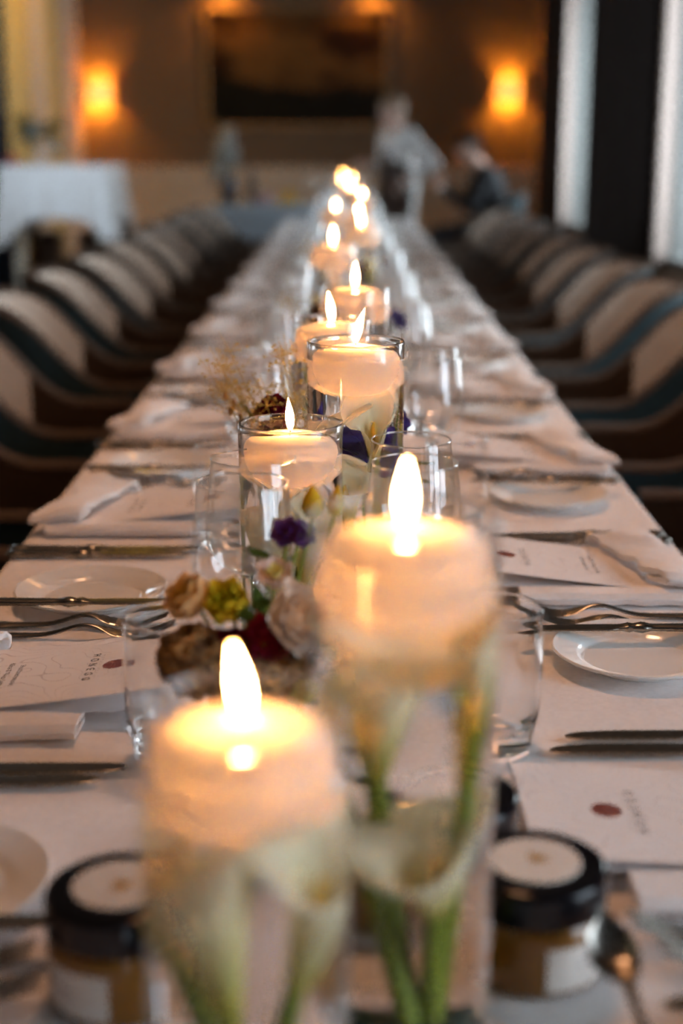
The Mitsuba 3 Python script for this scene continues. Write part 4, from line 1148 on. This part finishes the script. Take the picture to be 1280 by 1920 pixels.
def arrangement(x, y, z, blooms, words, vase_mat, h, r, leaf_n=4, seed=0, bloom_r=0.045, color=(0.80, 0.80, 0.80), leaf=0.08):
    r_ = np.random.default_rng(seed)
    prof = [(0, 0), (r * 0.7, 0), (r * 0.75, 0.004), (r, h * 0.4), (r * 0.85, h * 0.75), (r * 0.6, h * 0.95), (r * 0.65, h), (r * 0.58, h), (r * 0.52, h * 0.94), (r * 0.7, h * 0.7), (0, h * 0.3)]
    thing('flower_vase', f'{"dark navy" if "navy" in vase_mat else "small glass"} vase {words}', 'vase', [(None, P(lathe(prof, 36), vase_mat, 50))], at(x, y, z + 0.0006))
    foot = np.array([x, y, z + h * 0.85])
    order = np.argsort(np.argsort([-b[2] for b in blooms]))
    for i, b in enumerate(blooms):
        flower('white_bloom', 'flower', f'white bloom {words}, {ORDINAL[order[i]]} from the top', (x + b[0], y + b[1], z + b[2]), (b[0] * 3, b[1] * 3 - 0.4, 0.5), bloom_r * (b[3] if len(b) > 3 else 1), ROSE, color, (0.74, 0.74, 0.66), foot, f'white blooms {words}', as_parts=False)
    for i in range(leaf_n):
        a = r_.uniform(0, 2 * math.pi)
        k = leafy(f'dark green leaf sprig of the arrangement {words}', (x + 0.09 * math.cos(a), y + 0.09 * math.sin(a), z + h + 0.08 + 0.06 * r_.random()), (math.cos(a), math.sin(a), 0.4), leaf, 0.45 * leaf, foot, 5, seed + i)
        labels[k]['group'] = f'leaf sprigs {words}'

arrangement(-2.20, 10.45, hz, [(-0.07, -0.03, 0.215, 1.2), (-0.02, -0.06, 0.225, 1.2), (-0.045, 0.02, 0.26), (0.11, -0.04, 0.12, 0.9)], 'on the high serving table', 'glass_sheet', 0.13, 0.035, 9, 5, leaf=0.13)
t = trimesh.creation.icosphere(3, 0.042)
v = np.array(t.vertices); v[:, 2] *= 0.9; v[:, 2] -= 0.012 * np.exp(-((v[:, 0] ** 2 + v[:, 1] ** 2) / 0.0003)) * (v[:, 2] > 0)
thing('apple', 'red apple at the left end of the high serving table', 'fruit', [('flesh', P(trimesh.Trimesh(v, t.faces, process=False), 'red_fruit', True)), ('stalk', P(tube([[0, 0, 0.026], [0.004, 0, 0.045]], 0.0015, 6), 'dark_wood'))], at(hx0 + 0.07, 10.25, hz + 0.039))

# cross table with a pleated skirt at the end
bx0, bx1, by0, by1, bz = -1.10, 0.52, 11.85, 12.55, 0.76
thing('buffet_table', 'cross table standing under the pleated grey-blue cloth at the far end', 'table', [('tabletop', P(box(bx0 + 0.012, bx1 - 0.012, by0 + 0.012, by1 - 0.012, bz - 0.04, bz - 0.006), 'dark_wood', False))] +
      [('leg', P(box(x - 0.025, x + 0.025, y - 0.025, y + 0.025, 0, bz - 0.041), 'dark_wood', False)) for x in (bx0 + 0.06, bx1 - 0.06) for y in (by0 + 0.06, by1 - 0.06)])
thing('tablecloth', 'pleated grey-blue tablecloth on the cross table at the far end', 'tablecloth', [(None, P(cloth_over(bx0, bx1, by0, by1, bz, 0.34, 0.3, 38, wave=0.022), 'blue_linen', 50))])
arrangement(-0.99, 12.1, bz, [(-0.04, -0.05, 0.46, 1.3), (0.03, -0.05, 0.42, 1.2), (-0.01, -0.04, 0.52, 1.2), (-0.08, -0.08, 0.34, 1.2), (-0.10, -0.08, 0.24, 1.2), (0.02, -0.08, 0.33, 1.1), (0.0, -0.02, 0.57, 1.0)], 'on the cross table', 'navy_glaze', 0.24, 0.075, 3, 9, 0.055)
bottle = lathe([(0, 0), (0.036, 0), (0.038, 0.003), (0.038, 0.18), (0.032, 0.215), (0.015, 0.25), (0.0135, 0.31), (0.0155, 0.312), (0.0155, 0.325), (0, 0.325)], 32)
thing('bottle', 'dark brown bottle beside the navy vase on the cross table', 'bottle', [(None, P(bottle, 'brown_glaze', 40))], at(-0.80, 12.12, bz + 0.0006))
bowl_ = lathe([(0, 0), (0.035, 0), (0.038, 0.006), (0.075, 0.04), (0.088, 0.075), (0.084, 0.076), (0.070, 0.043), (0.030, 0.012), (0, 0.011)], 40)
thing('bowl', 'pinkish bowl on the cross table', 'bowl', [(None, P(bowl_, 'pink_glaze', 40))], at(-0.69, 12.0, bz + 0.0006))
for i, (x, y, z) in enumerate(((-0.53, 12.0, 0), (-0.455, 12.01, 0), (-0.49, 12.06, 0), (-0.492, 12.02, 0.052))):
    t = trimesh.creation.icosphere(3, 0.032)
    v = np.array(t.vertices); v[:, 0] *= 1.15; v[:, 0] += 0.006 * np.sign(v[:, 0]) * np.exp(-(v[:, 1] ** 2 + v[:, 2] ** 2) / 0.00008)
    thing('lemon', 'yellow lemon on the cross table, ' + ('left front of the pile', 'right front of the pile', 'back of the pile', 'on top of the pile')[i], 'fruit', [(None, P(trimesh.Trimesh(v, t.faces, process=False), 'lemon', True))], at(x, y, bz + 0.0325 + z, 0.7 * i), 'lemons on the cross table')
for i, x in enumerate((-0.34, -0.25, -0.17, -0.08, 0.02, 0.12)):
    thing('wine_glass', f'empty wine glass on the cross table, {ORDINAL[i]} from the lemons', 'glass', WINE, at(x, 12.05 + 0.05 * (i % 2), bz + 0.0006), 'wine glasses on the cross table')

# ---------------------------------------------------------------- people
def capsule_union(bones):
    parts = []
    for a, ra, b, rb in bones:
        s = [m3.Manifold.sphere(r, 20).translate(tuple(map(float, p))) for p, r in ((a, ra), (b, rb))]
        parts.append(m3.Manifold.batch_hull(s))
    return m3.Manifold.batch_boolean(parts, m3.OpType.Add)

def smooth_body(m, edge=0.014, it=8):
    t = to_tri(m.refine_to_length(edge))
    t.merge_vertices()
    trimesh.smoothing.filter_taubin(t, iterations=it)
    return t

def head_bones(c, f, up=np.array([0, 0, 1.0])):
    """skull, jaw, nose, ears round a head centre c, facing f"""
    s = np.cross(up, f)
    p = lambda a, b, z: c + a * f + b * s + z * up
    return [(p(-0.012, 0, 0.028), 0.082, p(0.012, 0, 0.022), 0.078), (p(0.02, 0, -0.03), 0.066, p(0.042, 0, -0.072), 0.036),
            (p(0.045, 0.028, -0.01), 0.035, p(0.045, -0.028, -0.01), 0.035), (p(0.085, 0, 0.012), 0.008, p(0.098, 0, -0.026), 0.012), (p(0.06, 0.03, 0.03), 0.024, p(0.06, -0.03, 0.03), 0.024),
            (p(0, 0.078, 0.004), 0.012, p(-0.006, 0.083, 0.026), 0.014), (p(0, -0.078, 0.004), 0.012, p(-0.006, -0.083, 0.026), 0.014)]

def face_parts(c, f, up=np.array([0, 0, 1.0])):
    s = np.cross(up, f)
    out = []
    for k in (-1, 1):
        e = c + 0.078 * f + k * 0.031 * s + 0.006 * up
        out.append(('eye', P(moved(trimesh.creation.icosphere(2, 0.0115), *e), 'eye_white', True)))
        out.append(('eye__iris', P(moved(trimesh.creation.icosphere(2, 0.006), *(e + 0.0075 * f)), 'iris', True)))
        out.append(('eyebrow', P(tube([e + 0.012 * f + 0.020 * up - 0.014 * s, e + 0.015 * f + 0.024 * up, e + 0.012 * f + 0.019 * up + 0.014 * s], 0.0032, 6), 'brown_hair')))
    m = c + 0.082 * f - 0.058 * up
    out.append(('mouth', P(tube([m - 0.022 * s - 0.006 * f, m - 0.008 * s + 0.002 * up, m + 0.008 * s + 0.002 * up, m + 0.022 * s - 0.006 * f], [0.002, 0.0055, 0.0055, 0.002], 8), 'lips')))
    return out

def hand_bones(wrist, d, n, side, curl=0.5):
    """palm, four fingers of different length and a thumb; d: along the hand, n: out of its back"""
    d, n = d / np.linalg.norm(d), n / np.linalg.norm(n)
    n = n - d * (n @ d); n /= np.linalg.norm(n)
    t = np.cross(n, d) * side
    P0 = lambda a, b, c: wrist + a * d + b * t + c * n
    bones = []
    for b in (-0.030, -0.010, 0.010, 0.028):
        bones.append((P0(0.012, b * 0.7, 0), 0.015, P0(0.088, b, 0.0), 0.0115))
    for b, L in ((-0.031, 0.060), (-0.011, 0.072), (0.010, 0.078), (0.030, 0.070)):
        a = P0(0.088, b, 0)
        ang = 0.25 + curl
        for seg, q in ((0.45, ang), (0.31, ang * 1.9), (0.24, ang * 2.6)):
            e = a + L * seg * (math.cos(q) * d - math.sin(q) * n) + 0.04 * L * seg * b / 0.03 * t
            bones.append((a, 0.0088, e, 0.0080))
            a = e
    a = P0(0.022, 0.026, -0.004)
    for L, q in ((0.042, 0.9), (0.034, 0.55), (0.027, 0.30)):
        e = a + L * (math.cos(q) * d + math.sin(q) * t * 0.9 - 0.45 * n * math.sin(q))
        bones.append((a, 0.0115, e, 0.0095))
        a = e
    return bones

def cap_hair(c, f, back=1.0, length=0.0, mat='dark_hair', up=np.array([0, 0, 1.0])):
    s = np.cross(up, f)
    p = lambda a, b, z: c + a * f + b * s + z * up
    b = [(p(-0.020, 0, 0.046), 0.082, p(0.026, 0, 0.052), 0.070), (p(-0.040, 0, 0.0), 0.070, p(-0.03, 0, 0.05), 0.078), (p(-0.03, 0.05, -0.03), 0.030, p(-0.02, 0.055, 0.04), 0.035), (p(-0.03, -0.05, -0.03), 0.030, p(-0.02, -0.055, 0.04), 0.035)]
    if length:
        b.append((p(-0.055, 0, 0.02), 0.062, p(-0.065, 0.0, -length), 0.045))
    t = smooth_body(capsule_union(b), 0.012, 4)
    v = np.array(t.vertices)
    v += (meshkit.fbm(v * 70, 2, 3) - 0.5)[:, None] * 0.012 * (t.vertex_normals)
    return ('hair', P(trimesh.Trimesh(v, t.faces, process=False), mat, True))

X = lambda *a: np.array(a, float)

# the standing waitress beyond the far end of the table
def waitress(ox, oy):
    o = X(ox, oy, 0)
    f = X(-0.88, -0.475, 0)
    s = X(0.475, -0.88, 0)                 # her left
    g = lambda a, b, z: o + a * f + b * s + X(0, 0, z)
    hip, chest, neck = (0.0, 0.95), (0.02, 1.22), (0.03, 1.345)
    head = g(0.07, 0, 1.475)
    sh = {k: g(0.01, 0.165 * k, 1.295) for k in (-1, 1)}
    el = {1: g(-0.15, 0.25, 1.10), -1: g(0.02, -0.235, 1.05)}
    wr = {1: g(0.03, 0.165, 0.985), -1: g(0.22, -0.10, 1.10)}
    hf = X(-0.75, -0.65, -0.12); hf /= np.linalg.norm(hf)
    leg = [(g(0, 0.085 * k, 0.90), 0.085, g(0.02, 0.09 * k, 0.50), 0.056) for k in (-1, 1)] + [(g(0.02, 0.09 * k, 0.50), 0.055, g(-0.02, 0.09 * k, 0.09), 0.036) for k in (-1, 1)]
    feet = [(g(-0.03, 0.09 * k, 0.045), 0.036, g(0.14, 0.10 * k, 0.030), 0.028) for k in (-1, 1)]
    torso = [(g(0, 0.07, 0.95), 0.105, g(0, -0.07, 0.95), 0.105), (g(0, 0.055, 0.98), 0.10, g(0.01, 0.05, 1.10), 0.088), (g(0, -0.055, 0.98), 0.10, g(0.01, -0.05, 1.10), 0.088),
             (g(0.01, 0.05, 1.10), 0.088, g(0.02, 0.07, 1.22), 0.095), (g(0.01, -0.05, 1.10), 0.088, g(0.02, -0.07, 1.22), 0.095), (g(0.02, 0.07, 1.22), 0.095, sh[1], 0.058), (g(0.02, -0.07, 1.22), 0.095, sh[-1], 0.058), (sh[1], 0.055, sh[-1], 0.055)]
    arms = [(sh[k], 0.052, el[k], 0.040) for k in (-1, 1)] + [(el[k], 0.039, wr[k], 0.026) for k in (-1, 1)]
    nk = [(g(0.015, 0, 1.30), 0.058, g(0.045, 0, 1.43), 0.048)]
    hands = hand_bones(wr[1], wr[1] - el[1], X(0, 0, 1), -1, 0.6) + hand_bones(wr[-1], wr[-1] - el[-1], X(0, 0, 1), 1, 0.35)
    body = smooth_body(capsule_union(torso + arms + nk + leg + feet + hands + head_bones(head, hf)), 0.012, 6)
    inf = lambda bs, d: [(a, ra + d, b, rb + d) for a, ra, b, rb in bs]
    sleeve = [(sh[k], 0.058, el[k], 0.050) for k in (-1, 1)] + [(el[k], 0.050, el[k] * 0.25 + wr[k] * 0.75, 0.038) for k in (-1, 1)]
    blouse = smooth_body(capsule_union(inf(torso, 0.010) + sleeve), 0.014, 5)
    trous = smooth_body(capsule_union(inf(leg, 0.012) + [(g(0, 0.07, 0.93), 0.118, g(0, -0.07, 0.93), 0.118)]), 0.016, 5)
    apron_rows = []
    for z, r, w in ((1.20, 0.128, 1.1), (1.05, 0.125, 1.5), (0.96, 0.140, 1.6), (0.80, 0.165, 1.4), (0.60, 0.175, 1.35), (0.45, 0.180, 1.3)):
        a = np.linspace(-w, w, 22)
        apron_rows.append(np.stack([o + (r + 0.006 * np.sin(9 * x)) * math.cos(x) * f + (r * 1.28) * math.sin(x) * s + X(0, 0, z) for x in a]))
    ap = np.stack(apron_rows, 1)
    ap2 = ap - 0.004 * f
    apron = join(grid_mesh(ap), grid_mesh(ap2[::-1]))
    shoes = smooth_body(capsule_union(inf(feet, 0.008)), 0.012, 3)
    thing('person', 'standing person in white with a dark brown apron, hand on hip, beyond the table', 'person', [
        ('body', P(body, 'skin', True)), ('blouse', P(blouse, 'white_shirt', True)), ('trousers', P(trous, 'white_shirt', True)), ('apron', P(apron, 'brown_cloth', True)),
        ('shoes', P(shoes, 'leather', True)), cap_hair(head, hf, mat='fair_hair', length=0.06)] + face_parts(head, hf))
waitress(0.385, 11.0)

# the seated man at the right, in front of the wall
def seated_man(ox, oy):
    o = X(ox, oy, 0)
    f, s = X(-1.0, 0, 0), X(0, -1.0, 0)          # facing the left of the picture; s: his left
    g = lambda a, b, z: o + a * f + b * s + X(0, 0, z)
    head = g(0.20, 0, 1.215)
    hf = X(-0.93, -0.10, -0.34); hf /= np.linalg.norm(hf)
    hup = np.cross(hf, np.cross(X(0, 0, 1), hf)); hup /= np.linalg.norm(hup)
    sh = {k: g(0.08, 0.195 * k, 1.01) for k in (-1, 1)}
    el = {k: g(0.20, 0.24 * k, 0.76) for k in (-1, 1)}
    wr = {k: g(0.42, 0.10 * k, 0.90) for k in (-1, 1)}
    kn = {k: g(0.44, 0.12 * k, 0.52) for k in (-1, 1)}
    torso = [(g(0, 0.08, 0.56), 0.125, g(0, -0.08, 0.56), 0.125), (g(0, 0.07, 0.58), 0.12, g(0.02, 0.08, 0.78), 0.12), (g(0, -0.07, 0.58), 0.12, g(0.02, -0.08, 0.78), 0.12),
             (g(0.02, 0.08, 0.78), 0.12, g(0.05, 0.09, 0.93), 0.115), (g(0.02, -0.08, 0.78), 0.12, g(0.05, -0.09, 0.93), 0.115), (g(0.05, 0.09, 0.93), 0.11, sh[1], 0.066), (g(0.05, -0.09, 0.93), 0.11, sh[-1], 0.066), (sh[1], 0.066, sh[-1], 0.066)]
    arms = [(sh[k], 0.060, el[k], 0.046) for k in (-1, 1)] + [(el[k], 0.044, wr[k], 0.030) for k in (-1, 1)]
    legs_ = [(g(0.02, 0.10 * k, 0.53), 0.092, kn[k], 0.066) for k in (-1, 1)] + [(kn[k], 0.063, g(0.42, 0.13 * k, 0.10), 0.042) for k in (-1, 1)]
    feet = [(g(0.40, 0.13 * k, 0.05), 0.040, g(0.60, 0.14 * k, 0.035), 0.033) for k in (-1, 1)]
    nk = [(g(0.07, 0, 1.02), 0.064, head - 0.05 * X(0, 0, 1), 0.054)]
    hands = hand_bones(wr[1], X(-0.6, 0.5, 0.6), X(-0.5, -0.6, 0.4), -1, 0.45) + hand_bones(wr[-1], X(-0.6, -0.5, 0.6), X(-0.5, 0.6, 0.4), 1, 0.45)
    inf = lambda bs, d: [(a, ra + d, b, rb + d) for a, ra, b, rb in bs]
    body = smooth_body(capsule_union(torso + arms + legs_ + feet + nk + hands + head_bones(head, hf, hup)), 0.012, 6)
    jacket = smooth_body(capsule_union(inf(torso, 0.014) + inf(arms[:2], 0.014) + [(el[k], 0.058, el[k] * 0.15 + wr[k] * 0.85, 0.044) for k in (-1, 1)]), 0.014, 5)
    cuffs = [('cuff', P(smooth_body(capsule_union([(el[k] * 0.2 + wr[k] * 0.8, 0.040, el[k] * 0.06 + wr[k] * 0.94, 0.038)]), 0.012, 2), 'white_shirt', True)) for k in (-1, 1)]
    trous = smooth_body(capsule_union(inf(legs_, 0.012)), 0.016, 4)
    shoes = smooth_body(capsule_union(inf(feet, 0.008)), 0.012, 3)
    thing('person', 'dark-haired seated person in a dark grey suit leaning forward at the far right', 'person', [
        ('body', P(body, 'skin', True)), ('jacket', P(jacket, 'suit_cloth', True)), *cuffs, ('trousers', P(trous, 'trouser_cloth', True)),
        ('shoes', P(shoes, 'leather', True)), cap_hair(head, hf, up=hup)] + face_parts(head, hf, hup))
    q = g(0.475, 0, 0.985)
    sheet = box(-0.002, 0.002, -0.075, 0.075, -0.10, 0.10)
    thing('paper_sheet', 'pale folded sheet held in the hands of the seated person', 'paper', [(None, P(sheet, 'menu_plain', False))], T().translate(q.tolist()).rotate([0, 1, 0], -25))
    thing('dining_chair', 'tub chair under the seated person in the dark suit at the far right', 'chair', CHAIR, at(ox - 0.01, oy, 0, math.pi))

seated_man(1.17, 11.75)
